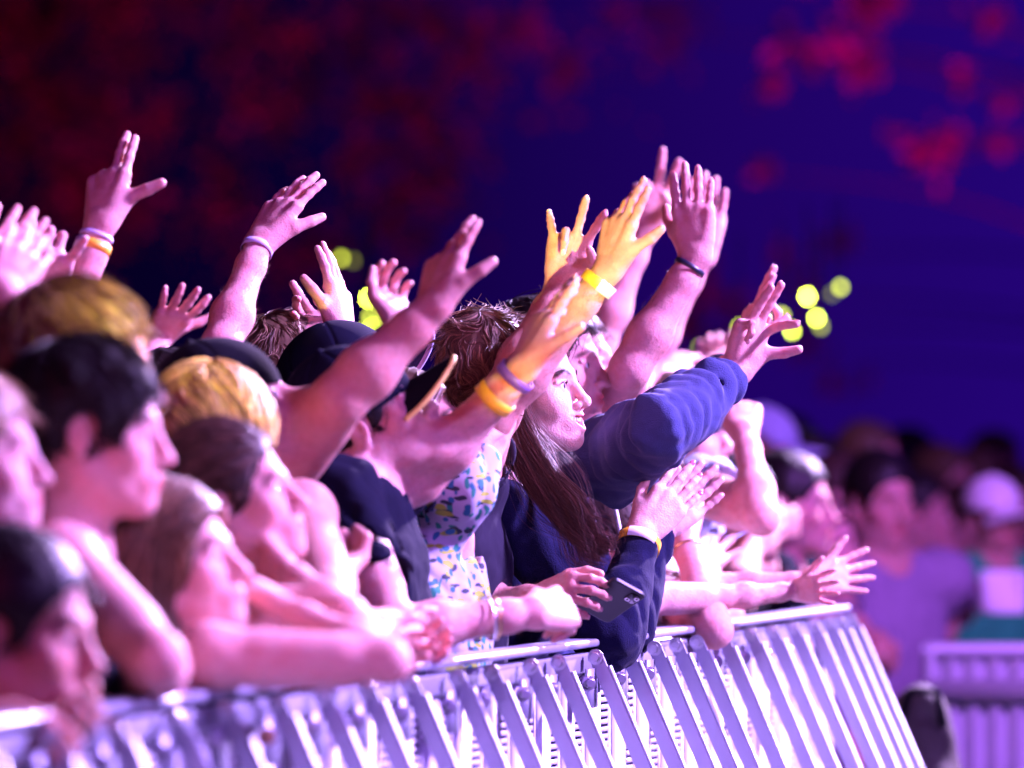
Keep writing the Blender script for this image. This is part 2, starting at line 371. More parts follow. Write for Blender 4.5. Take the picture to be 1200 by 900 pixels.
def hand_ops(w, d, th, side, pose, hs, slim=1.0):
    """w wrist point, d pointing to the fingertips, th towards the thumb side; returns ops, fingertip list"""
    d = unit(d); Wv = unit(th - d * (th @ d)); N = np.cross(Wv, d) if side == 'R' else np.cross(d, Wv)
    curls, spread, thumb = POSES[pose] if isinstance(pose, str) else pose
    q = lambda a, b, c=0: w + (d * a + Wv * b + N * c) * hs
    s = hs * slim
    kn = [(0.090, 0.030), (0.096, 0.009), (0.092, -0.012), (0.083, -0.031)]
    ln = [0.074, 0.083, 0.077, 0.060]; rr = [0.0087, 0.0089, 0.0084, 0.0075]
    palm = []
    for i, (a, b) in enumerate(kn):
        palm.append(cone(q(-0.004, b * 0.45, 0.0), q(a, b, -0.001), 0.0165 * s, 0.0118 * s, 0.012 * hs)); palm.append(ball(q(a - .002, b, -.0052), .0088 * s, .005 * hs)); palm.append(cone(q(.03, b * .55, -.0095), q(a - .01, b, -.0075), .0050 * s, .0050 * s, .006 * hs))
    palm.append(cone(q(0.03, -0.02, 0.004), q(0.065, -0.026, 0.005), 0.0135 * s, 0.0125 * s, 0.012 * hs))
    palm.append(cone(q(0.045, 0.0, 0.002), q(0.08, 0.0, 0.0), 0.0155 * s, 0.012 * s, 0.012 * hs))
    # thumb
    tm = q(0.052, 0.040, 0.012)
    palm.append(cone(q(0.012, 0.016, 0.006), tm, 0.0175 * s, 0.0128 * s, 0.014 * hs))
    fingers, tips = [], []
    ab, ou, be = [R(x) for x in thumb]
    td = unit(d * math.cos(ab) + Wv * math.sin(ab)); td = unit(td * math.cos(ou) + N * math.sin(ou))
    t1 = tm + td * 0.034 * hs
    td2 = unit(rotv(td, np.cross(td, unit(d * .7 - Wv * .5 + N * .5)), be)); t2 = t1 + td2 * 0.027 * hs
    fingers.append(grp([cone(tm, t1, 0.0122 * s, 0.0102 * s, 0), cone(t1, t2, 0.0106 * s, 0.0082 * s, 0.003)], 0.0))
    tips.append((t2, td2, -N))
    for i in range(4):
        a, b = kn[i]; p = q(a, b, 0); ang = R(spread[i]); fd = unit(d * math.cos(ang) + Wv * math.sin(ang))
        axis = np.cross(fd, N); f = []
        L = ln[i] * hs
        for j, fr in enumerate((0.47, 0.29, 0.24)):
            fd = unit(rotv(fd, axis, R(curls[i][j])))
            p2 = p + fd * L * fr
            r1 = rr[i] * s * (1.06 - 0.07 * j); r2 = rr[i] * s * (0.97 - 0.06 * j)
            f.append(cone(p, p2, r1, r2 * (0.95 if j < 2 else 0.96), 0.002)); 
            if j < 2: f.append(ball(p2, rr[i] * s * (1.05 - 0.06 * j), 0.003))
            p = p2
        tips.append((p, fd, unit(rotv(-N, axis, R(sum(curls[i]))))))
        fingers.append(grp(f, 0.0))
    return [grp(palm, 0.012 * hs), grp(fingers, 0.006 * hs)], tips
def head_ops(Hp, M, hs, face):
    hp = lambda x, y, z: Hp + M @ (np.array([x, y, z]) * hs)
    k = hs
    o = [ell(hp(-.010, 0, .035), M, np.array([.100, .077, .088]) * k, .01),
         ell(hp(.034, 0, -.040), M, np.array([.060, .058, .078]) * k, .025 * k),
         cone(hp(.004, .050, -.058), hp(.072, .014, -.100), .020 * k, .014 * k, .028 * k),
         cone(hp(.004, -.050, -.058), hp(.072, -.014, -.100), .020 * k, .014 * k, .028 * k),
         ball(hp(.080, 0, -.100), .0165 * k, .02 * k),
         cone(hp(.084, .030, .016), hp(.084, -.030, .016), .0112 * k, None, .022 * k),
         ball(hp(.060, .046, -.026), .021 * k, .025 * k), ball(hp(.060, -.046, -.026), .021 * k, .025 * k)]
    for sgn in (1, -1):
        o.append(ball(hp(.101, sgn * .032, -.004), .0185 * k, .012 * k, 's'))
        o.append(ball(hp(.0765, sgn * .032, -.003), .0142 * k, .003 * k))           # lids over the eyeball
        o.append(ell(hp(.0905, sgn * .034, -.0045), M, np.array([.0055, .0125, .0046 * face.get('eye', 1)]) * k, .002, 's'))
        o.append(cone(hp(.087, sgn * .017, .003), hp(.080, sgn * .048, .003), .0042 * k, .003 * k, .005 * k))
    o += [cone(hp(.090, 0, .010), hp(.112, 0, -.034), .0080 * k, .0098 * k, .012 * k),
          ball(hp(.1130, 0, -.0375), .0108 * k, .007 * k),
          ball(hp(.102, .0115, -.042), .0078 * k, .006 * k), ball(hp(.102, -.0115, -.042), .0078 * k, .006 * k),
          ball(hp(.106, .0065, -.0485), .0034 * k, .003 * k, 's'), ball(hp(.106, -.0065, -.0485), .0034 * k, .003 * k, 's'),
          ell(hp(.082, 0, -.068), M, np.array([.020, .032, .024]) * k, .015 * k)]
    mo = face.get('mouth', 0)
    if mo: o += [ball(hp(.064, s_ * .043, -.034), .019 * k, .028 * k) for s_ in (1, -1)]
    up, lowz = -.0635 + .003 * (mo > 0), -.0740 - .0105 * (mo > 0)
    for sgn in (1, -1):
        o.append(cone(hp(.1005, sgn * .004, up), hp(.084, sgn * .0275, -.066 + .006 * (mo > 0)), .0062 * k, .0026 * k, .004 * k))
        o.append(cone(hp(.0985, sgn * .004, lowz), hp(.084, sgn * .0275, -.068 + .007 * (mo > 0)), .0072 * k, .0030 * k, .004 * k))
    if mo:
        for sgn in (1, -1): o += [cone(hp(.104, 0, -.0730), hp(.086, sgn * .027, -.0610), .0098 * k, .0035 * k, .002, 's'), cone(hp(.092, 0, -.0730), hp(.080, sgn * .020, -.065), .0100 * k, .003 * k, .002, 's')]
    else:
        o.append(cone(hp(.1065, 0, -.0690), hp(.088, .025, -.0675), .0014 * k, None, .003, 's')); o.append(cone(hp(.1065, 0, -.0690), hp(.088, -.025, -.0675), .0014 * k, None, .003, 's'))
    for sgn in (1, -1):
        Me = M @ np.array(Matrix.Rotation(R(14 * sgn), 3, 'Z')) @ np.array(Matrix.Rotation(R(-12), 3, 'Y'))
        ec = hp(-.008, sgn * .079, -.006)
        o.append(ell(ec, Me, np.array([.0185, .0075, .031]) * k, .006 * k))
        o.append(ell(ec + M @ np.array([.003, sgn * .008, .003]) * k, Me, np.array([.010, .0055, .018]) * k, .004 * k, 's'))
        o.append(ball(ec + M @ np.array([.012, sgn * .003, -.004]) * k, .0058 * k, .004 * k))
        o.append(ball(ec + M @ np.array([.004, sgn * .002, -.027]) * k, .0075 * k, .006 * k))
    return o, hp
def torso_ops(N, T, f, l, b, off=0.0, k=.05, wide=1.0):
    M = np.stack([f, l, T], 1)
    sh = .165 * b * wide
    return [ell(N - T * .20 * b - f * .005 * b, M, np.array([.108 * b + off, .152 * b * wide + off, .19 * b + off]), k),
            ell(N - T * .40 * b, M, np.array([.095 * b + off, .135 * b * wide + off, .16 * b + off]), k * 1.4),
            ell(N - T * .52 * b, M, np.array([.112 * b + off, .160 * b * wide + off, .13 * b + off]), k * 1.2)]
def solve(ref, px, py, L, sgn):
    if isinstance(sgn, tuple): return P(px, py, sgn[0])
    r = np.array([(px - 600) / F, 1.0, -(py - HZ) / F]); c = np.array([0, 0, HC]) - ref
    A = r @ r; Bq = 2 * (r @ c); Cq = c @ c - L * L
    disc = Bq * Bq - 4 * A * Cq
    Y = (-Bq + (sgn * math.sqrt(disc) if disc > 0 else 0)) / (2 * A)
    p = np.array([0, 0, HC]) + r * Y
    return p
def ring(c, axis, r, wd, th, seg=28, flat=1.0, up=None):
    d, a, b = frame_from(axis)
    if up is not None: a = unit(np.asarray(up) - d * (np.asarray(up) @ d)); b = np.cross(d, a)
    rings = []
    for (h, rr) in ((-wd / 2, r), (-wd / 2, r + th), (wd / 2, r + th), (wd / 2, r)):
        rings.append(np.array([c + d * h + rr * (math.cos(2 * math.pi * i / seg) * a + flat * math.sin(2 * math.pi * i / seg) * b) for i in range(seg)]))
    V = np.concatenate(rings); Q = []
    for i in range(4):
        i2 = (i + 1) % 4
        for j in range(seg):
            j2 = (j + 1) % seg; Q.append([i * seg + j, i * seg + j2, i2 * seg + j2, i2 * seg + j])
    return V, np.array(Q)
def surf_grad(ops, X, e=0.004):
    d0 = ev_all(ops, X); g = np.stack([ev_all(ops, X + np.eye(3, dtype=np.float32)[i] * e) - d0 for i in range(3)], -1) / e
    return d0, g / (np.linalg.norm(g, axis=-1, keepdims=True) + 1e-9)

def hair_ops(style, hp, M, hs, N, T, f, l):
    k = hs; g = {'short': .006, 'buzz': .001, 'messy': .008, 'tied': .004, 'straight': .004, 'long': .012, 'bob': .014}.get(style, .008)
    o = [ell(hp(-.012, 0, .038), M, np.array([.104 + g, .083 + g, .094 + g]) * k, .01)]
    if style in ('long', 'bob'):
        dn = -.10 if style == 'bob' else -.10
        for s in (1, -1):
            o.append(cone(hp(-.03, s * .070, .02), hp(-.045, s * .070, dn), .034 * k, .036 * k, .04 * k))
        o.append(cone(hp(-.065, 0, .02), hp(-.075, 0, dn), .06 * k, .06 * k, .04 * k))
        if style == 'long':
            for s in (1, -1):
                o.append(cone(hp(-.045, s * .062, -.10), N - T * .16 * k + l * s * .075 * k - f * .085 * k, .038 * k, .03 * k, .05 * k))
            o.append(cone(hp(-.075, 0, -.10), N - T * .22 * k - f * .125 * k, .05 * k, .03 * k, .05 * k))
    o.append(ell(hp(.103, 0, -.035), M, np.array([.076, .104, .098 if style != 'tied' else .104]) * k, .012 * k, 's'))
    if style not in ('long', 'bob'):
        o.append(half(hp(0, 0, -.030), M @ np.array([.33, 0, -.94]), .012 * k))
        for s in (1, -1): o.append(ell(hp(.002, s * .092, -.008), M, np.array([.027, .03, .036]) * k, .006 * k, 's'))
    if style == 'tied':
        o += [ell(hp(-.125, 0, .015), M, np.array([.030, .030, .032]) * k, .012 * k), cone(hp(-.14, 0, .0), hp(-.16, 0, -.13), .026 * k, .010 * k, .02 * k)]
    return o
def hair_strands(style, ops, V, hp, M, hs, n, N, T, rad):
    pick = RNG.choice(len(V), n); p = V[pick].astype(np.float32)
    K = 12
    L = {'short': .07, 'buzz': .02, 'messy': .065, 'tied': .16, 'straight': .12, 'long': .30, 'bob': .20}.get(style, .08) * hs
    whorl = hp(-.06, 0, .135); path = [p.copy()]
    Ls = L * RNG.uniform(.6, 1.25, (n, 1)).astype(np.float32) / K
    rnd = RNG.normal(size=(n, 3)).astype(np.float32)
    bunp = hp(-.13, 0, .015)
    if style in ('long', 'bob'):
        hz = (p - Hc_of(hp)) @ M[:, 2]; top = hz > 0.02 * hs
    for s in range(K):
        d0, g = surf_grad(ops, p)
        if style in ('tied', 'straight'): fl = (bunp - p)
        elif style in ('long', 'bob'):
            loc = (p - Hc_of(hp)) @ M
            out = np.where(loc[:, 1:2] >= 0, 1, -1) * M[:, 1][None] * np.clip(loc[:, 2:3] / (.06 * hs), 0, 1) - M[:, 0][None] * .35 * np.clip(loc[:, 2:3] / (.06 * hs), 0, 1)
            fl = out + np.array([[0, 0, -1.0]]) * (1.05 - .6 * np.clip(loc[:, 2:3] / (.1 * hs), 0, 1))
        else: fl = (p - whorl)
        fl = fl / (np.linalg.norm(fl, axis=1, keepdims=True) + 1e-6)
        amp = {'messy': 1.3, 'short': .5, 'long': .35, 'bob': .45, 'tied': .15}.get(style, .0)
        fl = fl + (np.stack([nz(p, 95, 900 + i_) for i_ in range(3)], -1) * amp if amp else 0) + rnd * .10
        fl = fl - g * (fl * g).sum(1, keepdims=True)
        fl = fl / (np.linalg.norm(fl, axis=1, keepdims=True) + 1e-6)
        lift = {'messy': .55, 'short': .12, 'buzz': .3}.get(style, .03)
        fl = fl + g * lift * (1 if style != 'messy' else (s / K) * .75 * (0.4 + np.abs(rnd[:, :1])))
        p = (p + fl * Ls).astype(np.float32)
        d0, g = surf_grad(ops, p)
        tgt = {'messy': -1, 'short': -1, 'buzz': -1}.get(style, 1)
        if tgt > 0: p = (p - g * (np.clip(d0, -1, .05) - .0015 - .003 * np.abs(rnd[:, :1])[:, 0])[:, None] * .8).astype(np.float32)
        else: p = (p - g * np.minimum(d0, 0)[:, None]).astype(np.float32)
        path.append(p.copy())
    return tubes(np.stack(path, 1).astype(float), rad, rad * .3)
def Hc_of(hp): return hp(0, 0, 0)

PEOPLE = {}
def person(label, Y, head, yaw=14, pitch=0, roll=0, byaw=None, hs=1.0, bs=None, sk=0, hair='short', hcol='dark', strands=300, srad=.0009,
           top=('tee', 'navy'), loose=.014, neck=None, lean=6, arms={}, h=.005, face=None, bulk=1.0, wide=1.0, cap=None, bands=(), sh={}, fall=None,
           nails=False, group='crowd at the barrier', legs=True, tfun=None, wr=.006):
    face = face or {}; bs = bs or hs; byaw = yaw if byaw is None else byaw
    M = rot_frame(yaw, pitch, roll); B = rot_frame(byaw); f, l, u = B[:, 0], B[:, 1], B[:, 2]
    T = unit(u * math.cos(R(lean)) + f * math.sin(R(lean)))
    Hp = P(head[0], head[1], Y)
    if neck is None: N = Hp + M @ (np.array([-.012, 0, -.06]) * hs) + (-f * .014 - u * .105) * hs
    else: N = P(neck[0], neck[1], Y)
    ops, hp = head_ops(Hp, M, hs, face)
    nk_top = hp(-.022, 0, -.045)
    S, A = {}, {}
    for side in 'RL':
        sg = -1 if side == 'R' else 1
        S[side] = N - T * .055 * bs + l * sg * .165 * bs * wide
        a = arms.get(side)
        if a and a['e'][1] < (HZ - (S[side][2] - HC) / S[side][1] * F): S[side] = S[side] + u * .045 * bs - l * sg * .025 * bs + f * .02 * bs
        if side in sh: S[side] = P(sh[side][0], sh[side][1], S[side][1] + (sh[side][2] if len(sh[side]) > 2 else 0))
    body = [cone(N - T * .03 * bs, nk_top, .058 * bs * bulk ** .5, .053 * hs * bulk ** .5, .035 * hs)]
    tor = torso_ops(N, T, f, l, bs, 0, .05, wide)
    body += tor
    for side in 'RL':
        body.append(cone(N - T * .035 * bs, S[side], .050 * bs, .054 * bs * bulk ** .4, .05 * bs))
    ops = ops + body
    tints, handtips, armj, pr_j = [], [], {}, {}
    for side in 'RL':
        sg = -1 if side == 'R' else 1; a = arms.get(side); s0 = S[side]
        if a is None:
            e_ = s0 - u * .26 * bs - f * .06 * bs + l * sg * .05 * bs; w_ = e_ + f * .17 * bs - u * .17 * bs; d_ = f * .5 - u * .8; th_ = f * .8 + u * .4; pose = 'relaxed'
        else:
            e_ = solve(s0, a['e'][0], a['e'][1], .285 * bs, a['e'][2] if len(a['e']) > 2 else -1)
            w_ = solve(e_, a['w'][0], a['w'][1], .25 * bs, a['w'][2] if len(a['w']) > 2 else -1)
            t_ = solve(w_, a['t'][0], a['t'][1], .165 * bs * a.get('hs', 1), a['t'][2] if len(a['t']) > 2 else -1)
            d_ = unit(t_ - w_); th_ = np.asarray(a['th'], float); pose = a.get('pose', 'open')
        bk = .93 * bulk ** .8 * (a or {}).get('thick', 1)
        up, fo = e_ - s0, w_ - e_
        arm = [cone(s0, e_, .050 * bs * bk, .038 * bs * bk, .03 * bs),
               cone(s0 + up * .3, s0 + up * .7, .045 * bs * bk, .042 * bs * bk, .03 * bs),
               cone(e_, e_ + fo * .30, .0365 * bs * bk, .0395 * bs * bk, .02 * bs),
               cone(e_ + fo * .30, e_ + fo * .78, .0390 * bs * bk, .0275 * bs * bk, .025 * bs),
               cone(e_ + fo * .78, w_, .0275 * bs * bk, .0240 * bs * bk ** .6, .02 * bs)]
        ops = ops + [grp(arm, .035 * bs)]
        ho, tips = hand_ops(w_, d_, th_, side, pose, bs * (a or {}).get('hs', 1), (bulk ** .4) * (a or {}).get('slim', 1))
        if a is not None or True: ops = ops + [(q[0], .014 * bs if i == 0 else q[1], q[2]) for i, q in enumerate([grp(ho, .014 * bs)])]
        armj[side] = (s0, e_, w_); handtips.append((side, tips, a)); pr_j[side] = [q3[2][1] for g3 in ho[1][2][1] for q3 in g3[2][1] if q3[2][0] == 'c' and np.allclose(q3[2][1], q3[2][2])]
    cutp = N - T * .42 * bs
    ops.append(half(cutp, -T, .01))
    nzs = sum(ord(c_) * (i_ + 3) for i_, c_ in enumerate(label)) % 1000
    V, Q = sdf_mesh(ops, h, (lambda X: (nz(X, 60, nzs) * .0007 + nz(X, 190, nzs + 2) * .0002).astype(np.float32)) if h < .0045 else None)
    base = np.array([N[0] - T[0] * .5, N[1] - T[1] * .5, 0.0])
    root = empty('person', base); tag(root, label, 'person', group)
    # skin tint: lips and eyebrows
    tint = np.ones((len(V), 3)); loc = (V - Hp) @ M / hs
    lip = np.exp(-(np.maximum(np.abs(loc[:, 1]) / .027, 0)) ** 4) * np.exp(-((loc[:, 2] + .0690 + .004 * face.get('mouth', 0)) / (.0105 + .008 * face.get('mouth', 0))) ** 4) * (loc[:, 0] > .078)
    tint = tint * (1 - lip[:, None] * (1 - np.array([.80, .42, .45])))
    br = np.exp(-((loc[:, 2] - .020 + 1.6 * (np.abs(loc[:, 1]) - .03) ** 2 * 20 - .004) / .0042) ** 4) * np.exp(-((np.abs(loc[:, 1]) - .032) / .021) ** 6) * (loc[:, 0] > .05)
    browk = .18 if hcol not in ('blond', 'fair') else .55
    tint = tint * (1 - br[:, None] * (1 - browk))
    for side, tips, a in handtips:
        for jp in pr_j[side]:
            q_ = np.exp(-((V - jp) ** 2).sum(1) / .0075 ** 2); tint = tint * (1 - q_[:, None] * np.array([.04, .26, .22]))
    ck = np.exp(-(((np.abs(loc[:, 1]) - .045) / .022) ** 2 + ((loc[:, 2] + .035) / .022) ** 2)) * (loc[:, 0] > .02)
    tint = tint * (1 - ck[:, None] * np.array([.03, .16, .14]))
    inm = face.get('mouth', 0) and np.exp(-((loc[:, 0] - .078) / .010) ** 4 - (loc[:, 1] / .02) ** 4 - ((loc[:, 2] + .074) / .0075) ** 4)
    if face.get('mouth', 0): tint = tint * (1 - inm[:, None] * (1 - np.array([.12, .03, .03])))
    mesh_obj('body', V, Q, SK[sk], root, base, tint=tint)
    pr = dict(root=root, base=base, N=N, T=T, f=f, l=l, u=u, S=S, armj=armj, M=M, Hp=Hp, hp=hp, hs=hs, bs=bs)
    if h < .0037:
        fz = []
        for side in 'RL':
            a = arms.get(side)
            if a is None or (top and top[0] in ('long', 'hood')): continue
            s0, e_, w_ = armj[side]; ax = unit(w_ - e_); d_, a_, b_ = frame_from(ax); n_ = 420
            t = RNG.uniform(.05, .92, n_); ph = RNG.uniform(0, 6.283, n_); p0 = (e_ + (w_ - e_) * t[:, None]); nr_ = np.cos(ph)[:, None] * a_ + np.sin(ph)[:, None] * b_
            p0 = (p0 + nr_ * .036).astype(np.float32)
            for _ in range(4):
                d0, g_ = surf_grad(ops, p0); p0 = (p0 - g_ * np.clip(d0, -.01, .01)[:, None]).astype(np.float32)
            dr = ax[None] * .8 + g_ * .35 + RNG.normal(size=(n_, 3)) * .25; ln_ = RNG.uniform(.005, .011, (n_, 1))
            fz.append(np.stack([p0, p0 + dr * ln_ * .5 + g_ * .0008, p0 + dr * ln_], 1))
        if fz:
            fv, fq = tubes(np.concatenate(fz).astype(float), .00022, .0001); mesh_obj('arm_hair', fv, fq, HR['light'], root, base, tint=np.ones((len(fv), 3)))
    # eyes
    if h < .0075:
        for sgn in (1, -1):
            c = hp(.0772, sgn * .032, -.004); rr = .0128 * hs; g = M @ unit([1, sgn * .02 + face.get('gaze', 0), .05])
            d, a1, b1 = frame_from(g); rings = []
            for i in range(9):
                t = math.pi * (i + .02) / 8.04
                rings.append(np.array([c + rr * (-math.cos(t) * -d + math.sin(t) * (math.cos(q) * a1 + math.sin(q) * b1)) for q in np.linspace(0, 2 * math.pi, 16, endpoint=False)]))
            ev, ef = loft(rings, cap=True)
            eo = mesh_obj('eye', ev, ef, EYE_W, root, base)
            cp = [np.array([c + rr * 1.012 * (math.cos(t) * d + math.sin(t) * (math.cos(q) * a1 + math.sin(q) * b1)) for q in np.linspace(0, 2 * math.pi, 16, endpoint=False)]) for t in (.5, .4, .28, .15, .03)]
            iv, if_ = loft(cp); mesh_obj('iris', iv, if_, EYE_I, eo, base)
    if face.get('mouth', 0):
        tv = []
        for i in range(8):
            a1 = (i - 3.5) * .0050; x = .0962 - 24 * a1 * a1
            tv.append(box_vf(hp(x, a1, -.0672 + 7 * a1 * a1), M[:, 0], M[:, 1], M[:, 2], .0018 * hs, .0023 * hs, .0042 * hs))
        tv = join(tv); mesh_obj('teeth', tv[0], tv[1], TEETH, root, base, smooth=False)
    # hair
    hparent = root
    if hair and hair != 'none':
        ho = hair_ops(hair, hp, M, hs, N, T, f, l)
        if cap: ho.append(half(hp(0, 0, .035 if cap.get('low') is None else cap['low']), M @ unit(cap.get('n', [-.1, 0, 1])), .005))
        dsp = (lambda X: (nz((X - Hp.astype(np.float32)) @ M.astype(np.float32) * np.array([1, 1, .55], np.float32), 170, nzs) * .0016 + nz(X, 45, nzs + 1) * .003).astype(np.float32) * hs)
        hv, hq = sdf_mesh(ho, min(h, .0045), dsp)
        parts = [(hv, hq)]; tn = [np.full((len(hv), 3), .7)]
        if strands:
            sv = hair_strands(hair, ho, hv, hp, M, hs, strands, N, T, srad)
            parts.append(sv); tn.append(strand_tint(len(sv[0]), len(sv[0]) // strands))
        jv, jq = join(parts); mesh_obj('hair', jv, jq, HR[hcol], root, base, tint=np.concatenate(tn))
    if cap: make_cap(pr, cap)
    # shirt
    if top:
        kind, mn = top; m = CL[mn] if isinstance(mn, str) else mn; off = loose
        so = [(q[0], q[1], ('e', q[2][1], q[2][2], q[2][3] + off)) for q in tor]
        for side in 'RL':
            so.append(cone(N - T * .045 * bs, S[side], .048 * bs + off * .5, .056 * bs + off * .6, .05 * bs))
        for side in 'RL':
            s0, e_, w_ = armj[side]; bk = bulk ** .8; a = arms.get(side) or {}; bk *= a.get('thick', 1)
            if kind == 'tank':
                sg = -1 if side == 'R' else 1
                so.append(cone(S[side] + l * sg * .045 * bs, e_, .075 * bs, .07 * bs, .015, 's')); continue
            if kind in ('tee', 'blouse'):
                tl = a.get('sleeve', .58); hem = s0 + (e_ - s0) * tl; ax = unit(e_ - s0); r0 = .056 * bs * bk + off * .6; r1 = .052 * bs * bk + off * 1.1
                g = [cone(s0, hem + ax * .05, r0, r1, .01), half(hem, ax, .004), cone(hem - ax * .07, hem + ax * .1, r1 - .013, r1 - .008, .004, 's')]
            else:
                ax = unit(w_ - e_); hem = e_ + (w_ - e_) * a.get('sleeve', .93); r0 = .056 * bs * bk + off * .7; rw = .029 * bs * bk + off * a.get('cuff', .6)
                el = a.get('el', .046) * bs * bk + off * .9
                g = [cone(s0, e_, r0, el, .01), cone(e_, hem + ax * .04, el, rw, .03), cone(e_, e_ + (w_ - e_) * .4, el, max(rw, .0455 * bs * bk + off * .8), .02), half(hem, ax, .004), cone(hem - ax * .05, hem + ax * .08, rw - .011, rw - .007, .004, 's')]
                if a.get('saggy'):
                    sv_ = np.array([0, 0, -a['saggy']]); g.insert(1, cone(s0 + (e_ - s0) * .15 + sv_, e_ + (e_ - s0) * -.1 + sv_ * .55, r0 * 1.0, el * .9, .06))
                g.insert(2, cone(hem - ax * .03, hem - ax * .028, rw + .002, rw + .002, .012))
            so.append(grp(g, .03 * bs))
        nr = {'tank': .10, 'blouse': .085}.get(kind, .064) * bs
        so.append(cone(N - T * (.03 if kind in ('tank', 'blouse') else .004) * bs + f * .012, nk_top + f * .02, nr, nr * .95, .012, 's'))
        if kind == 'hood':
            for q in np.linspace(-1, 1, 7):
                pass
            so.append(cone(N + l * .06 * bs - f * .075 * bs + T * .0, N - l * .06 * bs - f * .075 * bs, .045 * bs, .045 * bs, .03 * bs))
        so.append(half(N - T * .60 * bs, -T, .004))
        if tfun: so += tfun(pr)
        if wr:
            sc = np.array([1, 1, .55], np.float32)
            dsp = lambda X: ((nz(X * sc, 150, nzs + 3) * .22 + (1 - np.abs(nz(X * sc, 62, nzs + 4)) * 2.0) * .8 + np.maximum(nz(X * sc[::-1], 95, nzs + 5), 0) * .5) * wr).clip(-.03, max(.0035, off * .5)).astype(np.float32)
        else: dsp = None
        cv, cq = sdf_mesh(so, max(h, .004), dsp)
        pr['shirt'] = mesh_obj('hoodie' if kind == 'hood' else ('jumper' if kind in ('long', 'smooth') else ('blouse' if kind == 'blouse' else 'shirt')), cv, cq, m, root, base)
    # trousers with shoes
    if legs:
        hip = N - T * .52 * bs; lo = [ell(hip, B, np.array([.12, .165, .12]) * bs, .04)]; so_ = []
        for s in (1, -1):
            fx = hip + l * s * .10 * bs; ft = np.array([fx[0], fx[1], .07]) + f * .02; kn_ = (fx + ft) * .5 + f * .03
            lo += [cone(fx, kn_, .085 * bs, .062 * bs, .03), cone(kn_, ft, .062 * bs, .055 * bs, .02)]
            so_ += [cone(np.array([ft[0], ft[1], .048]) - f * .04, np.array([ft[0], ft[1], .04]) + f * .13, .048, .038, .02)]
        lo.append(half(hip + T * .06 * bs, T))
        lv, lq = sdf_mesh(lo, .02); mesh_obj('trousers', lv, lq, CL['denim'], root, base)
        for s2 in so_:
            sv, sq = sdf_mesh([s2], .015); mesh_obj('shoe', sv, sq, CL['black'], root, base)
    for (side, t, kind, wd, *rest) in bands:
        s0, e_, w_ = armj[side]; bk = .95 * bulk ** .8 * (arms.get(side) or {}).get('thick', 1)
        c = e_ + (w_ - e_) * t; r_ = (.0390 + (.0275 - .0390) * (t - .3) / .48 if t < .78 else .0275 + (.0240 - .0275) * (t - .78) / .22) * bs * bk + .0032 + (rest[0] if rest else 0)
        ax = unit(w_ - e_); 
        if len(rest) > 1: ax = unit(ax + np.array(rest[1]))
        v, q = ring(c, ax, r_, wd, .0016 if wd > .008 else .002); bo = mesh_obj('wristband' if wd > .012 else 'bracelet', v, q, BAND[kind], root, base)
        if len(rest) > 2:
            v, q = ring(c, ax, r_ + .0018, wd * 1.06, .0012); pick = q.reshape(4, -1, 4)[:, rest[2][0]:rest[2][1]].reshape(-1, 4)
            mesh_obj('band_clasp', v, pick, BAND[rest[2][2]], bo, base)
    if nails:
        for side, tips, a in handtips:
            if a is None: continue
            for (tp, fd, bk_) in tips:
                ax = unit(np.cross(fd, bk_)); bk2 = unit(np.cross(ax, fd)); bk2 = bk2 * (1 if bk2 @ bk_ > 0 else -1)
                v, q = sdf_mesh([ell(tp + bk2 * .0058 * bs + fd * .001, np.stack([fd, ax, bk2], 1), np.array([.0068, .0052, .0022]) * bs, .001)], .0011)
                mesh_obj('fingernail', v, q, NAIL if nails == 'red' else SK[3], root, base, tint=np.ones((len(v), 3)))
    PEOPLE[label] = pr
    return pr
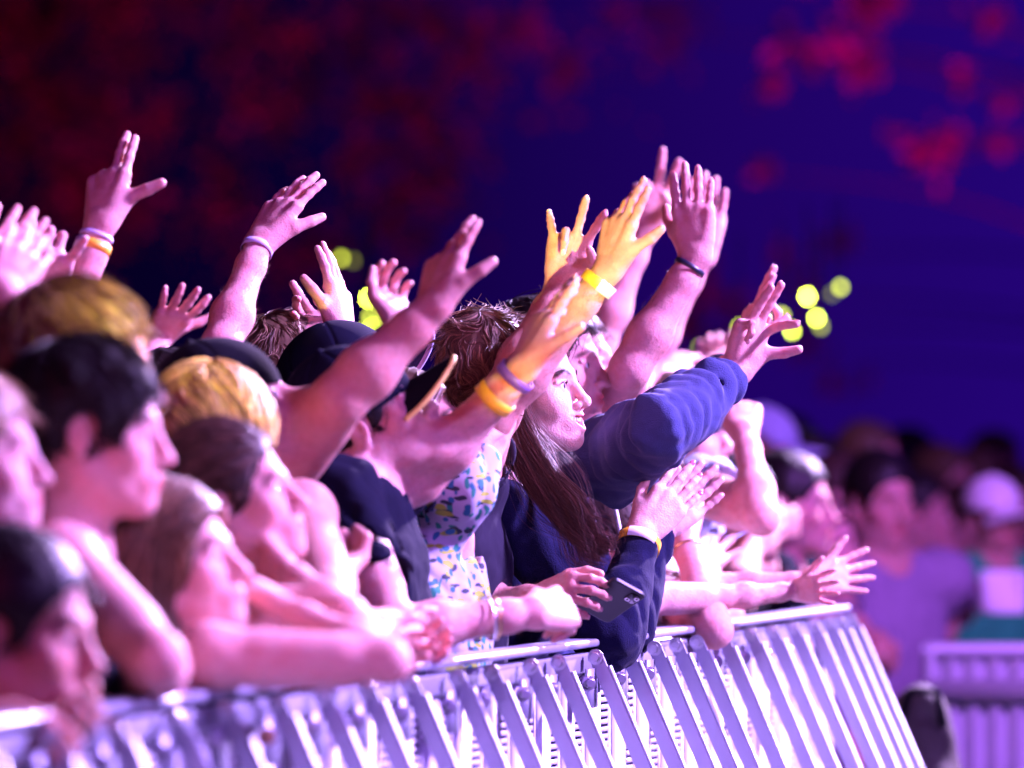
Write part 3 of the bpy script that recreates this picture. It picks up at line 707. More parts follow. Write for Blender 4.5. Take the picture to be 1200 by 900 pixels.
def make_cap(pr, cap):
    hp, hs, root, base = pr['hp'], pr['hs'], pr['root'], pr['base']
    Mc = rot_frame(cap.get('yaw', 14), cap.get('pitch', 0), cap.get('roll', 0)); c0 = pr['Hp'] + pr['M'] @ (np.array([-.010, 0, .035]) * hs)
    q = lambda x, y, z: c0 + Mc @ (np.array([x, y, z]) * hs)
    m = CL[cap['mat']] if isinstance(cap['mat'], str) else cap['mat']
    ops = [ell(q(-.002, 0, .006), Mc, np.array([.116, .095, .105]) * hs, .01), half(q(0, 0, -.006), [-Mc[i, 2] for i in range(3)], .004),
           ell(q(-.002, 0, .0), Mc, np.array([.111, .090, .10]) * hs, .002, 's'), ball(q(-.002, 0, .111), .007 * hs, .004)]
    def seam(X):
        L_ = (X - c0.astype(np.float32)) @ Mc.astype(np.float32); an = np.arctan2(L_[..., 1], L_[..., 0]) / (math.pi / 3); rr_ = np.hypot(L_[..., 0], L_[..., 1])
        return (.0016 * np.exp(-((an - np.round(an)) * rr_ / .0028) ** 2) + nz(X, 45, 8) * .0015).astype(np.float32)
    v, f_ = sdf_mesh(ops, .003, seam); co = mesh_obj('cap', v, f_, m, root, base)
    if cap.get('brim', True):
        sgn = -1 if cap.get('back') else 1
        top, bot = [], []
        nu, nv = 9, 17
        for i in range(nu):
            for j in range(nv):
                v_ = (j / (nv - 1) * 2 - 1); uu = i / (nu - 1)
                y = v_ * .076; x0 = .112 * math.sqrt(max(1 - (y / .096) ** 2, .0)); x = x0 + uu * .088 * math.sqrt(max(1 - v_ ** 2 * .93, 0)) 
                z = .002 - (v_ ** 2) * .046 - uu * .004 + cap.get('curl', 0) * uu
                top.append(q(sgn * x, y, z)); bot.append(q(sgn * x, y, z - .004))
        V = np.array(top + bot); n = nu * nv; Q = []
        for i in range(nu - 1):
            for j in range(nv - 1):
                a, b_, c_, d_ = i * nv + j, i * nv + j + 1, (i + 1) * nv + j + 1, (i + 1) * nv + j
                Q.append([a, d_, c_, b_]); Q.append([a + n, b_ + n, c_ + n, d_ + n])
        bo = mesh_obj('brim', V, np.array(Q), CL[cap.get('under', cap['mat'])] if isinstance(cap.get('under', cap['mat']), str) else cap['under'], co, base)
        ed = [q(sgn * (.112 * math.sqrt(max(1 - ((t * .076) / .096) ** 2, 0)) + .0885 * math.sqrt(max(1 - t ** 2 * .93, 0))), t * .076, -.002 - t * t * .046 - .004 + cap.get('curl', 0)) for t in np.linspace(-1, 1, 25)]
        v, f_ = tubes(np.array([ed]), .0052 * hs, .0052 * hs, 6, 0); mesh_obj('brim_edge', v, f_, cap.get('edge', m), bo, base)
# ------------------------------------------------------------------ ground, trees, barrier
BD = unit([0.26, 1, 0]); BN = np.array([BD[1], -BD[0], 0.0]); UP = np.array([0, 0, 1.0])
def RAIL(Y, z=0.0, n=0.0): return np.array([0.1545 + 0.26 * (Y - 10.3), Y, z]) + BN * n
def Y_of(px): return 2.5235 / (0.26 - (px - 600) / F)
M_GROUND = mat('dark_trodden_grass', (0.03, 0.035, 0.022), 0.9, 0.5, 6, 0.6, 60)
v, q = np.array([[-150, -60, 0], [150, -60, 0], [150, 240, 0], [-150, 240, 0.]]), np.array([[0, 1, 2, 3]])
tag(mesh_obj('ground', v, q, M_GROUND, smooth=False), kind='structure')
M_ALU = mat('brushed_aluminium', (0.31, 0.31, 0.38), 0.42, 0.10, 18, 0.25, 90, metal=0.55, stretch=(1, 1, .15))
M_ALU2 = mat('scuffed_aluminium', (0.29, 0.29, 0.38), 0.42, 0.16, 26, 0.3, 140, metal=0.45)
M_PANEL = mat('painted_panel', (0.52, 0.51, 0.58), 0.55, 0.14, 8, 0.2, 120, metal=0.1)
M_BOLT = mat('zinc_bolt', (0.45, 0.44, 0.48), 0.3, 0.2, 80, metal=0.9)
M_RUST = mat('rusty_bolt', (0.28, 0.13, 0.09), 0.6, 0.3, 80, metal=0.5)
def rounded_bar(a, b, wa, wx, wy, ra=.008, seg=4):
    """bar from a to b with a rounded rectangular section; wa = section x direction"""
    d = unit(b - a); x = unit(wa - d * (wa @ d)); y = np.cross(d, x); pr = []
    for (cx, cy, a0) in ((1, 1, 0), (-1, 1, 90), (-1, -1, 180), (1, -1, 270)):
        for i in range(seg):
            t = R(a0 + 90 * i / (seg - 1)); pr.append((cx * (wx / 2 - ra) + ra * math.cos(t), cy * (wy / 2 - ra) + ra * math.sin(t)))
    return loft([np.array([p + x * u_ + y * w_ for u_, w_ in pr]) for p in (a, a + d * .0005, b - d * .0005, b)])
def bolt(c, ax, r, t, parent, base, m=M_BOLT):
    d, a, b_ = frame_from(ax); rings = []
    for (h_, rr, n_) in ((0, r * 1.5, 1), (t * .25, r * 1.5, 1), (t * .26, r, 1), (t, r, 1), (t * 1.05, r * .8, 1)):
        rings.append(np.array([c + d * h_ + rr * (math.cos(math.pi / 3 * i) * a + math.sin(math.pi / 3 * i) * b_) for i in np.arange(0, 6, .5 if rr > r else 1)]) if False else np.array([c + d * h_ + rr * (math.cos(math.pi / 6 * i) * a + math.sin(math.pi / 6 * i) * b_) * (1 if (rr > r or i % 2 == 0) else .93) for i in range(12)]))
    v, f_ = loft(rings); mesh_obj('bolt', v, f_, m, parent, base, smooth=False)
STRUTS = [7.05, 7.30, 7.55, 7.80, 8.03, 8.27, 8.50, 8.73, 8.966, 9.242, 9.45, 9.706, 9.894, 10.157, 10.383, 10.605, 10.78, 10.95, 11.17, 11.42, 11.62, 11.82, 12.02, 12.18, 12.30, 12.42]
EDGES = [6.9, 7.92, 8.86, 9.58, 10.27, 11.05, 11.9, 12.47]
LAB = ['steel crowd barrier unit nearest the camera under the dark haired boy', 'steel crowd barrier unit below the long haired child leaning over',
       'steel crowd barrier unit below the gripping hand of the pulled-back-hair girl', 'steel crowd barrier unit under the forearm wearing a bracelet', 'steel crowd barrier unit under the clapping woman in the navy jumper',
       'steel crowd barrier unit under the outstretched child arms', 'steel crowd barrier unit at the far end of the row']
RT = 1.195
def crowd_barrier(i, y0, y1):
    g = .004; y0 += .0015; y1 -= .0015; c = RAIL((y0 + y1) / 2); base = c.copy()
    root = empty('crowd_barrier', base); tag(root, LAB[i], 'barrier', 'crowd barrier units in a row')
    a, b = RAIL(y0), RAIL(y1); L = np.linalg.norm(b - a)
    # upright panel: ribs and columns of slots
    parts = []; pz0, pz1 = .06, 1.135; zc, zh = (pz0 + pz1) / 2, (pz1 - pz0) / 2
    pn = -.020
    n_sec = max(2, round(L / .20)); w = L / n_sec
    for s in range(n_sec):
        s0 = s * w
        for (u0, u1, dn, th) in ((0, .22, .006, .010), (.47, .60, .0, .004), (.95, 1.0, .0, .004)):
            cc = a + BD * (s0 + w * (u0 + u1) / 2) + UP * zc + BN * (pn + dn); parts.append(box_vf(cc, BD, BN, UP, w * (u1 - u0) / 2, th, zh))
        for (u0, u1) in ((.22, .47), (.60, .95)):
            z = pz0; k = 0
            while z < pz1 - .006:       # bars between the slots
                cc = a + BD * (s0 + w * (u0 + u1) / 2) + UP * (z + .004) + BN * (pn - .001); parts.append(box_vf(cc, BD, BN, UP, w * (u1 - u0) / 2, .0025, .0042)); z += .0135
    v, q = join(parts); mesh_obj('slotted_panel', v, q, M_PANEL, root, base, smooth=False)
    # rail, under-channel
    v, f_ = rounded_bar(a + UP * (RT - .007) + BN * -.008, b + UP * (RT - .007) + BN * -.008, BN, .064, .014, .006, 6); mesh_obj('top_rail', v, f_, M_ALU2, root, base)
    v, f_ = rounded_bar(a + UP * (RT - .042) + BN * -.004, b + UP * (RT - .042) + BN * -.004, BN, .030, .036, .006); mesh_obj('rail_channel', v, f_, M_ALU, root, base)
    v, q = box_vf(c + UP * .012 + BN * -.55, BD, BN, UP, L / 2, .52, .008); mesh_obj('foot_plate', v, q, M_ALU, root, base, smooth=False)
    v, q = box_vf(c + UP * .012 + BN * .32, BD, BN, UP, L / 2, .30, .006); mesh_obj('rear_plate', v, q, M_ALU, root, base, smooth=False)
    k = 0
    for ys in STRUTS:
        if not (y0 <= ys < y1): continue
        k += 1
        t0 = RAIL(ys, RT - .030, .034); t1 = RAIL(ys, .03, .034 + .47 * 1.06)
        d = unit(t1 - t0); wdir = np.cross(BD, d); prof = []
        # flat fin with a folded outer flange and a rounded head
        wd, th = .025, .006
        rings = []
        for sgn in (-1, 1):
            pts = [t0 + wdir * (wd / 2 * math.cos(t_)) - d * (wd / 2 * math.sin(t_)) for t_ in np.linspace(0, math.pi, 9)] + [t1 - wdir * wd / 2, t1 + wdir * wd / 2]
            rings.append(np.array([p_ + BD * sgn * th / 2 for p_ in pts]))
        v, f_ = loft(rings); so = mesh_obj('strut', v, f_, M_ALU, root, base, smooth=False)
        outer = wdir if wdir @ BN > 0 else -wdir
        v, q = box_vf((t0 + t1) / 2 + d * .012 + outer * (wd / 2 + .002) + BD * .0065, d, BD, outer, np.linalg.norm(t1 - t0) / 2 - .012, .0095, .002); mesh_obj('flange', v, q, M_ALU2, so, base, smooth=False)
        bolt(t0 - BD * .004, -BD, .0095, .012, so, base)
        if k % 2 == 0 or True:
            bolt(RAIL(ys - .05, RT - .075, .032), BN * .6 - BD * .8, .009, .014, root, base, M_RUST if (k * 3 + i * 5) % 11 == 0 else M_BOLT)
        v, q = box_vf(RAIL(ys - .02, RT - .085, .030), BD, BN, UP, .035, .003, .035); mesh_obj('bracket', v, q, M_ALU2, root, base, smooth=False)
for i in range(len(EDGES) - 1): crowd_barrier(i, EDGES[i], EDGES[i + 1])

# far fence across the end of the pit
M_STEEL = mat('galvanised_steel', (0.42, 0.41, 0.48), 0.5, 0.12, 20, 0.2, 80, metal=0.4)
def fence_panel(x0, x1, Y, lab):
    base = np.array([(x0 + x1) / 2, Y, 0]); root = empty('fence_panel', base); tag(root, lab, 'fence', 'fence panels at the far end of the pit')
    X = np.array([1.0, 0, 0]); YV = np.array([0, 1.0, 0]); top = 1.045
    v, f_ = rounded_bar(np.array([x0, Y, top - .02]), np.array([x1, Y, top - .02]), UP, .04, .04, .018, 5); mesh_obj('top_rail', v, f_, M_STEEL, root, base)
    v, f_ = rounded_bar(np.array([x0, Y, .12]), np.array([x1, Y, .12]), UP, .04, .04, .018, 5); mesh_obj('bottom_rail', v, f_, M_STEEL, root, base)
    v, q = box_vf(np.array([(x0 + x1) / 2, Y - .022, top - .125]), X, YV, UP, (x1 - x0) / 2, .004, .032); mesh_obj('cross_band', v, q, M_STEEL, root, base, smooth=False)
    pts = []; n = int((x1 - x0) / .055); prof = []
    for i in range(n * 4 + 1):
        ph = i % 4; prof.append((x0 + (x1 - x0) * i / (n * 4), Y + (-.016 if ph in (1, 2) else .016)))
    lo = np.array([[px_, py_, .13] for px_, py_ in prof]); hi = lo + UP * (top - .17); m_ = len(prof)
    V = np.concatenate([lo, hi]); Q = np.array([[i, i + 1, i + 1 + m_, i + m_] for i in range(m_ - 1)])
    mesh_obj('corrugated_sheet', V, Q, M_STEEL, root, base, smooth=False)
    for x in (x0 + .02, x1 - .02):
        v, f_ = rounded_bar(np.array([x, Y, 0]), np.array([x, Y, top]), X, .04, .04, .018, 5); mesh_obj('post', v, f_, M_STEEL, root, base)
        v, q = box_vf(np.array([x, Y, .01]), X, YV, UP, .03, .3, .008); mesh_obj('foot', v, q, M_STEEL, root, base, smooth=False)
fence_panel(1.045, 2.6, 14.5, 'corrugated steel fence panel below the green shirt at the right edge')

# trees beyond the crowd
M_LEAF = [mat('leaf_green', (0.055, 0.085, 0.03), 0.6, 0.35, 3), mat('leaf_dark', (0.035, 0.06, 0.025), 0.6, 0.35, 3)]
M_BARK = mat('bark', (0.007, 0.006, 0.005), 0.9, 0.4, 12, 0.8, 40)
def tree(base, height, crown, n, lab, m, seed):
    r = np.random.default_rng(seed); base = np.array(base, float)
    root = empty('tree', base); tag(root, lab, 'tree', 'trees beyond the crowd')
    paths = []; k = 10
    tr = np.array([base + UP * height * t + np.array([math.sin(t * 3 + seed), math.cos(t * 2 + seed), 0]) * .25 * t for t in np.linspace(0, 1, k)])
    limbs = [(np.array([tr]), .22, .05)]; ends = []
    for (c, rad) in crown:
        c = np.array(c, float); j = min(k - 1, max(3, int((c[2] / height) * k * .75)))
        p0 = tr[j]; pth = np.array([p0 + (c - p0) * t + UP * math.sin(t * math.pi) * .25 for t in np.linspace(0, 1, k)]); limbs.append((np.array([pth]), .018, .004)); ends.append((pth, rad))
    v, q = join([tubes(p_, a_, b_, 8, 0) for p_, a_, b_ in limbs]); mesh_obj('trunk', v, q, M_BARK, root, base)
    Vs = []; 
    for (pth, rad) in ends:
        nn = int(2 * n * rad ** 2); 
        cl = pth[-1] + r.normal(size=(max(4, int(10 * rad)), 3)) * rad * np.array([.75, .6, .50])
        ci = r.integers(0, len(cl), nn); p = cl[ci] + r.normal(size=(nn, 3)) * rad * .30 * r.uniform(.2, 1.5, (nn, 1))
        a = r.normal(size=(nn, 3)); a /= np.linalg.norm(a, axis=1, keepdims=True); b = np.cross(a, r.normal(size=(nn, 3))); b /= np.linalg.norm(b, axis=1, keepdims=True)
        s = r.uniform(.03, .075, (nn, 1)); Vs.append(np.stack([p - a * s, p + b * s * .5, p + a * s, p - b * s * .5], 1).reshape(-1, 3))
    V = np.concatenate(Vs); Q = np.arange(len(V)).reshape(-1, 4)
    mesh_obj('crown', V, Q, m, root, base, smooth=False)
def crown_at(px, py, Y, rad): return (P(px, py, Y), rad)
tree((-3.6, 33, 0), 5.2, [crown_at(60, 20, 33, .55), crown_at(140, 60, 33, .42), crown_at(20, -60, 33, .7), crown_at(180, -30, 33, .6), crown_at(260, 130, 32.5, .30), crown_at(150, 300, 33, .5), crown_at(60, 220, 33, .5)], 700, 'leafy tree lit dull red behind the crowd at top left', M_LEAF[0], 3)
tree((-5.5, 34, 0), 5.0, [crown_at(330, 60, 34, .45), crown_at(420, 150, 34, .6), crown_at(480, 40, 34, .55), crown_at(460, 250, 34, .45), crown_at(560, 120, 34, .5), crown_at(250, 190, 34, .3), crown_at(380, 300, 34, .4)], 520, 'tall tree glowing faint crimson behind the raised hands', M_LEAF[1], 5)
tree((3.9, 30, 0), 4.6, [crown_at(960, 70, 30, .20), crown_at(1050, 60, 30, .22), crown_at(1095, 185, 30, .17), crown_at(1065, 165, 30, .10), crown_at(1140, 165, 30, .09), crown_at(1115, 100, 30, .08), crown_at(1170, 115, 30, .07), crown_at(990, 10, 30, .25), crown_at(900, 205, 30, .10)], 900, 'slender tree with a few red leaf sprays at top right', M_LEAF[0], 8)
tree((5.6, 36, 0), 4.0, [crown_at(860, 390, 36, .22), crown_at(900, 300, 36, .25), crown_at(840, 350, 36, .25), crown_at(960, 420, 36, .2), crown_at(780, 40, 36, .3)], 800, 'low tree behind the yellow lights with magenta lit leaves', M_LEAF[1], 11)
spot('tree_red_light', (-6, 22, 1.0), P(120, 20, 33), 4200, (1.0, 0.0, 0.12), 22, 0.9, .3)
spot('tree_red_light', (-2, 22, 1.0), P(430, 150, 34), 3400, (1.0, 0.0, 0.30), 20, 0.9, .3)
spot('tree_red_light', (4, 20, 1.0), P(1080, 150, 30), 20000, (1.0, 0.0, 0.42), 16, 0.9, .3)
spot('tree_red_light', (4, 24, 1.0), P(870, 360, 36), 4500, (1.0, 0.0, 0.35), 12, 0.9, .3)

# festoon lamps in the trees (out of focus)
M_LAMP = emit('yellow_green_lamp', (0.80, 0.95, 0.06), 60); M_CORD = CL['black']
def festoon(px, py, Y, k, lab, r=.0085):
    c = P(px, py, Y); root = empty('festoon_lamp', c); tag(root, lab, 'lamp', 'yellow green festoon lamps far behind')
    v, q = sdf_mesh([ball(np.zeros(3), r), cone((0, 0, 0), (0, 0, r * 1.2), r * .8, r * .5, .004)], r / 5); mesh_obj('bulb', v, q, emit('lamp_glow', (0.80, 0.92, 0.07), k), root)
    v, q = ring(np.array([0, 0, r * 1.9]), UP, r * .5, r * 1.1, r * .2, 12); mesh_obj('socket', v, q, M_CORD, root)
    v, q = tubes(np.array([[[0, 0, r * 2.3], [0, 0, r * 10], [0, 0, .3]]]), .003, .003, 5, 0); mesh_obj('cord', v, q, M_CORD, root)
LAMPS = [(432, 350, 18.3, 55, 'brightest of the lamps between the two open hands'), (434, 372, 18.2, 7, 'dimmer lamp just under the bright one between the open hands'), (437, 383, 18.4, 9, 'lamp low between the open hands, above the long raised arm'), (426, 390, 18.0, 12, 'lowest left lamp touching the long raised arm'),
         (400, 303, 18.6, 5, 'small lamp peeking out right of the upright palm'), (414, 306, 18.6, .7, 'faintest lamp beside the upright palm'), (946, 348, 18.3, 55, 'bright lamp right of the pointing hand, upper left of its cluster'), (957, 373, 18.3, 26, 'bright lamp right of the pointing hand, lower right of its cluster'),
         (985, 337, 18.3, 7, 'dim lamp farthest right of the pointing hand'), (928, 388, 18.4, 16, 'lamp under the pointing finger'), (916, 370, 18.2, 7, 'lamp half hidden by the pointing hand'), (867, 384, 18.2, 7, 'lamp left of the pointing hand above the blue sleeve'), (820, 408, 18.5, 2, 'faint lamp left of the small raised finger'), (975, 345, 18.6, .9, 'faintest lamp overlapping the dim one farthest right'), (962, 383, 18.5, 3, 'dim lamp tucked under the lower right bright one'), (786, 440, 18.2, 7, 'lamp glimpsed above the blue sleeve near its elbow')]
for a_ in LAMPS: festoon(*a_)
# ------------------------------------------------------------------ the crowd
X_, C_, U_ = np.array([1., 0, 0]), np.array([0, -1., 0]), np.array([0, 0, 1.])
def blouse_mat():
    m = bpy.data.materials.new('brush_mark_print'); t, b = nodes_of(m); b.inputs['Roughness'].default_value = .8
    c = t.nodes.new('ShaderNodeTexCoord'); last = None
    base = (0.36, 0.35, 0.40, 1)
    specs = [((60, 60, 26), (0.01, 0.20, 0.13, 1), .17, 0), ((24, 24, 70), (0.01, 0.02, 0.03, 1), .15, 7), ((20, 20, 58), (0.30, 0.36, 0.03, 1), .16, 13), ((46, 46, 42), (0.01, 0.12, 0.20, 1), .13, 21)]
    col = None
    for sc_, cl_, th_, off in specs:
        mp = t.nodes.new('ShaderNodeMapping'); mp.inputs['Scale'].default_value = sc_; mp.inputs['Location'].default_value = (off, off * .7, off * .3)
        nz_ = t.nodes.new('ShaderNodeTexNoise'); nz_.inputs['Scale'].default_value = 18; mx0 = t.nodes.new('ShaderNodeMix'); mx0.data_type = 'VECTOR'; mx0.inputs[0].default_value = .035
        t.links.new(c.outputs['Object'], nz_.inputs['Vector']); t.links.new(c.outputs['Object'], mx0.inputs[4]); t.links.new(nz_.outputs['Color'], mx0.inputs[5]); t.links.new(mx0.outputs[1], mp.inputs[0])
        vo = t.nodes.new('ShaderNodeTexVoronoi'); vo.inputs['Scale'].default_value = 1.0; t.links.new(mp.outputs[0], vo.inputs['Vector'])
        lt = t.nodes.new('ShaderNodeMapRange'); lt.inputs['From Min'].default_value = th_ + .12; lt.inputs['From Max'].default_value = th_ + .17; lt.inputs['To Min'].default_value = 1; lt.inputs['To Max'].default_value = 0
        t.links.new(vo.outputs['Distance'], lt.inputs['Value'])
        mx = t.nodes.new('ShaderNodeMix'); mx.data_type = 'RGBA'; t.links.new(lt.outputs[0], mx.inputs[0]); mx.inputs[7].default_value = cl_
        if col is None: mx.inputs[6].default_value = base
        else: t.links.new(col, mx.inputs[6])
        col = mx.outputs[2]
    t.links.new(col, b.inputs['Base Color']); return m
CL['print'] = blouse_mat()

# --- nearest, out of focus on the left
person('dark haired boy resting his fingers on the near barrier rail', 7.5, (14, 740), 12, -4, hs=1.04, bs=.86, sk=2, hair='short', hcol='dark', top=('tee', 'charcoal'), h=.0055, lean=10,
       arms=dict(R=dict(e=(-60, 860, (7.36,)), w=(12, 842, (7.36,)), t=(62, 884, -1), th=X_ * .3 + U_ * .5 - C_ * .5, pose='curl'), L=dict(e=(10, 850, (7.62,)), w=(74, 836, (7.46,)), t=(116, 868, -1), th=X_ * .3 + U_ * .5 - C_ * .5, pose='curl')))
person('fair haired child cut off by the left edge of the crowd', 7.9, (-38, 538), 6, 4, hs=.95, sk=3, hair='short', hcol='fair', top=('tee', 'black'), h=.006)
person('dark haired man in a tank top leaning beside the long haired child', 8.05, (104, 505), 2, -2, hs=1.0, sk=1, hair='short', hcol='dark', strands=1400, srad=.0013, top=('tank', 'black'), h=.005, lean=12, bulk=1.05, byaw=14,
       sh=dict(R=(72, 662, 0)), arms=dict(R=dict(e=(184, 772, -1), w=(186, 805, 1), t=(235, 815, 1), th=U_, pose='curl')))
person('man with a yellow lit quiff behind the dark haired man', 8.32, (94, 437), 4, 0, hs=1.02, sk=0, hair='short', hcol='light', top=('tee', 'navy'), h=.006, strands=1400, srad=.0013)
person('long haired child chin on fist over the barrier', 8.15, (200, 664), 14, 14, hs=.93, bs=.86, sk=0, hair='long', hcol='light', top=('tank', 'charcoal'), h=.005, lean=14, strands=2400, srad=.0014,
       arms=dict(R=dict(e=(455, 776, -1), w=(330, 712, 1), t=(288, 672, 1), th=U_ * .6 - X_, pose='fist'), L=dict(e=(395, 720, 1), w=(440, 750, 1), t=(480, 770, 1), th=U_, pose='curl')), sh=dict(R=(245, 770, 0)))
person('girl with hair pulled back resting a fist under her chin', 8.55, (272, 588), 10, 16, hs=.92, bs=.9, sk=1, hair='tied', hcol='brown', top=('tank', 'navy'), h=.005, lean=12, strands=2400, srad=.0014,
       arms=dict(R=dict(e=(405, 725, -1), w=(330, 668, 1), t=(290, 652, 1), th=U_, pose='fist'), L=dict(e=(440, 740, 1), w=(478, 740, 1), t=(500, 775, 1), th=-X_ * .5 + U_, pose='grip')))
person('blonde woman seen from behind with yellow lit crown', 9.0, (250, 528), -62, 2, hs=.98, sk=0, hair='bob', hcol='blond', top=('tee', 'navy'), h=.005, strands=2600, srad=.0015, byaw=10)
person('man in a dark backward cap tipping his head back', 9.3, (272, 492), 6, 32, hs=1.0, sk=2, hair='short', hcol='dark', top=('tank', 'navy'), h=.005, byaw=14, lean=4, bulk=1.05,
       cap=dict(mat='black', pitch=22, yaw=6, back=True), sh=dict(L=(326, 548, -.06), R=(352, 605, -.05)),
       arms=dict(L=dict(e=(397, 468, (9.24,)), w=(506, 362, (9.26,)), t=(538, 258, 1), th=X_ * .6 + C_ * .75 - U_ * .15, pose='fan', thick=1.18), R=dict(e=(384, 700, -1), w=(392, 672, 1), t=(398, 640, 1), th=X_, pose='fist')))
# --- raised hands at the back left
person('person in black far left with a raised hand and orange and white wristband', 9.5, (12, 520), 14, 0, sk=0, hair='short', hcol='brown', top=('tee', 'black'), h=.0035,
       arms=dict(L=dict(e=(66, 420, 1), w=(118, 262, 1), t=(138, 162, 1), th=X_ * .75 + C_ * .6 - U_ * .25, pose=([(2, 4, 3), (5, 6, 4), (48, 35, 15), (62, 45, 20)], (1, -1, -3, -6), (64, 10, 5)))),
       bands=[('L', .82, 'yellow', .017, .001, (0, 0, 0), (4, 13, 'white')), ('L', .90, 'lilac', .007)])
person('person at the left edge clapping raised hands beside a red sleeve', 9.0, (-50, 470), 14, 6, sk=1, hair='short', hcol='dark', top=('tee', 'red'), h=.0035,
       arms=dict(R=dict(e=(-60, 440, -1), w=(2, 340, -1), t=(42, 270, 1), th=-X_ + U_ * .5, pose='flat'), L=dict(e=(-20, 420, 1), w=(-4, 318, -1), t=(40, 262, 1), th=-X_ + U_ * .5, pose='flat')))
person('person next to the left edge clapper holding up a half closed hand', 9.6, (2, 500), 14, 0, sk=3, hair='short', hcol='dark', top=('tee', 'navy'), h=.0035,
       arms=dict(R=dict(e=(10, 430, -1), w=(52, 335, 1), t=(64, 268, -1), th=-X_ + U_ * .2, pose=([(10, 14, 8), (75, 85, 40), (70, 80, 40), (8, 10, 8)], (10, 2, -3, -22), (25, 40, 30)))))
person('person hidden behind the blonde holding up a small spread hand', 10.7, (205, 498), 14, 0, sk=0, hair='short', hcol='dark', top=('tee', 'navy'), h=.0035,
       arms=dict(L=dict(e=(165, 480, 1), w=(184, 396, 1), t=(222, 345, -1), th=X_ - U_ * .1, pose='open', hs=.9)))
person('person in navy with a pale wristband raising a flat hand', 9.85, (208, 500), 14, 0, sk=1, hair='short', hcol='dark', top=('tee', 'navy'), h=.0035, bulk=.95,
       arms=dict(L=dict(e=(258, 408, 1), w=(304, 284, 1), t=(358, 206, 1), th=X_ * .4 + C_ * .8 - U_ * .5, pose='flat', sleeve=.85)), bands=[('L', .93, 'lilac', .012, .0015)])
person('man with short light brown hair seen from behind', 10.6, (338, 452), -38, -4, sk=0, hair='messy', hcol='light', top=('tee', 'navy'), h=.004, strands=1500, byaw=14,
       arms=dict(R=dict(e=(392, 450, -1), w=(388, 404, 1), t=(346, 352, 1), th=X_ + U_ * .3, pose=([(10, 14, 8), (14, 16, 10), (55, 60, 30), (65, 70, 40)], (4, -2, -4, -8), (30, 50, 30)))))
person('person hidden behind the dark cap holding up two open palms', 10.95, (425, 486), 14, 4, sk=0, hair='short', hcol='dark', top=('tee', 'navy'), h=.0035,
       arms=dict(R=dict(e=(392, 470, -1), w=(402, 392, -1), t=(388, 294, 1), th=C_ * .8 - X_ * .3, pose='flat'), L=dict(e=(462, 460, 1), w=(464, 376, 1), t=(444, 326, 1), th=-X_ * .6 + U_ * .3, pose='curl')))
# --- the capped pair and the women in focus
person('woman in a dark yellow-brimmed cap and navy shirt raising her banded arm', 9.62, (427, 497), 6, 32, hs=1.0, sk=0, hair='short', hcol='dark', top=('tee', 'navy'), h=.0033, nails=True, neck=(424, 550), byaw=14, lean=2, loose=.018,
       cap=dict(mat='navy', under='black', edge=BAND['pale'], pitch=24, yaw=8, curl=.012, roll=16), sh=dict(L=(446, 554, .06), R=(396, 580, -.06)),
       arms=dict(L=dict(e=(490, 562, (9.66,)), w=(612, 432, (9.60,)), t=(658, 328, 1), th=X_ * .45 + C_ * .85, pose='fan', sleeve=.72, thick=1.12), R=dict(e=(462, 738, -1), w=(628, 718, 1), t=(690, 706, 1), th=U_ * .6 - C_ * .8, pose='grip', sleeve=.66)),
       bands=[('L', .74, 'yellow', .022, .0015), ('L', .93, 'violet', .016, .003), ('R', .66, 'silver', .005, .004, (.15, 0, .1)), ('R', .70, 'gold', .003, .004, (.1, 0, -.05))])
person('person in a bright blue cap behind the yellow-brimmed cap', 10.35, (406, 466), 14, 14, sk=0, hair='short', hcol='brown', top=('tee', 'black'), h=.0045,
       cap=dict(mat='navy', under='fleece', pitch=24, yaw=18, roll=-16, curl=.02, edge=BAND['lilac']))
person('woman in a white blouse with green and blue brush marks', 9.95, (484, 514), 8, 22, hs=.9, bs=.95, sk=2, hair='long', hcol='light', top=('blouse', 'print'), h=.0033, nails=True, neck=(508, 610), lean=3, loose=.020, strands=700,
       sh=dict(R=(532, 572, .05), L=(520, 600, .2)),
       arms=dict(R=dict(e=(590, 460, 1), w=(657, 336, 1), t=(678, 236, -1), th=X_, pose='three', sleeve=.25, thick=1.1), L=dict(e=(505, 738, 1), w=(560, 742, 1), t=(600, 742, 1), th=U_, pose='curl', sleeve=.6)))
person('man with spiky tousled hair and grey T-shirt raising a hairy banded arm', 10.2, (570, 446), -78, 2, hs=.94, sk=2, hair='messy', hcol='light', top=('tee', 'charcoal'), h=.0033, nails=True, strands=2400, srad=.0011, neck=(532, 550), lean=2, byaw=14,
       sh=dict(L=(548, 565, -.12), R=(515, 610, 0)),
       arms=dict(L=dict(e=(574, 492, -1), w=(713, 316, -1), t=(742, 210, 1), th=X_ * .65 + C_ * .7 - U_ * .2, pose='fan', thick=1.12, sleeve=.5), R=dict(e=(545, 716, (10.22,)), w=(640, 699, (10.05,)), t=(690, 690, -1), th=U_ * .8 + X_ * .3, pose='curl', sleeve=.8)),
       bands=[('L', .91, 'yellow', .020, .0015, (0, 0, 0), (3, 10, 'white'))])
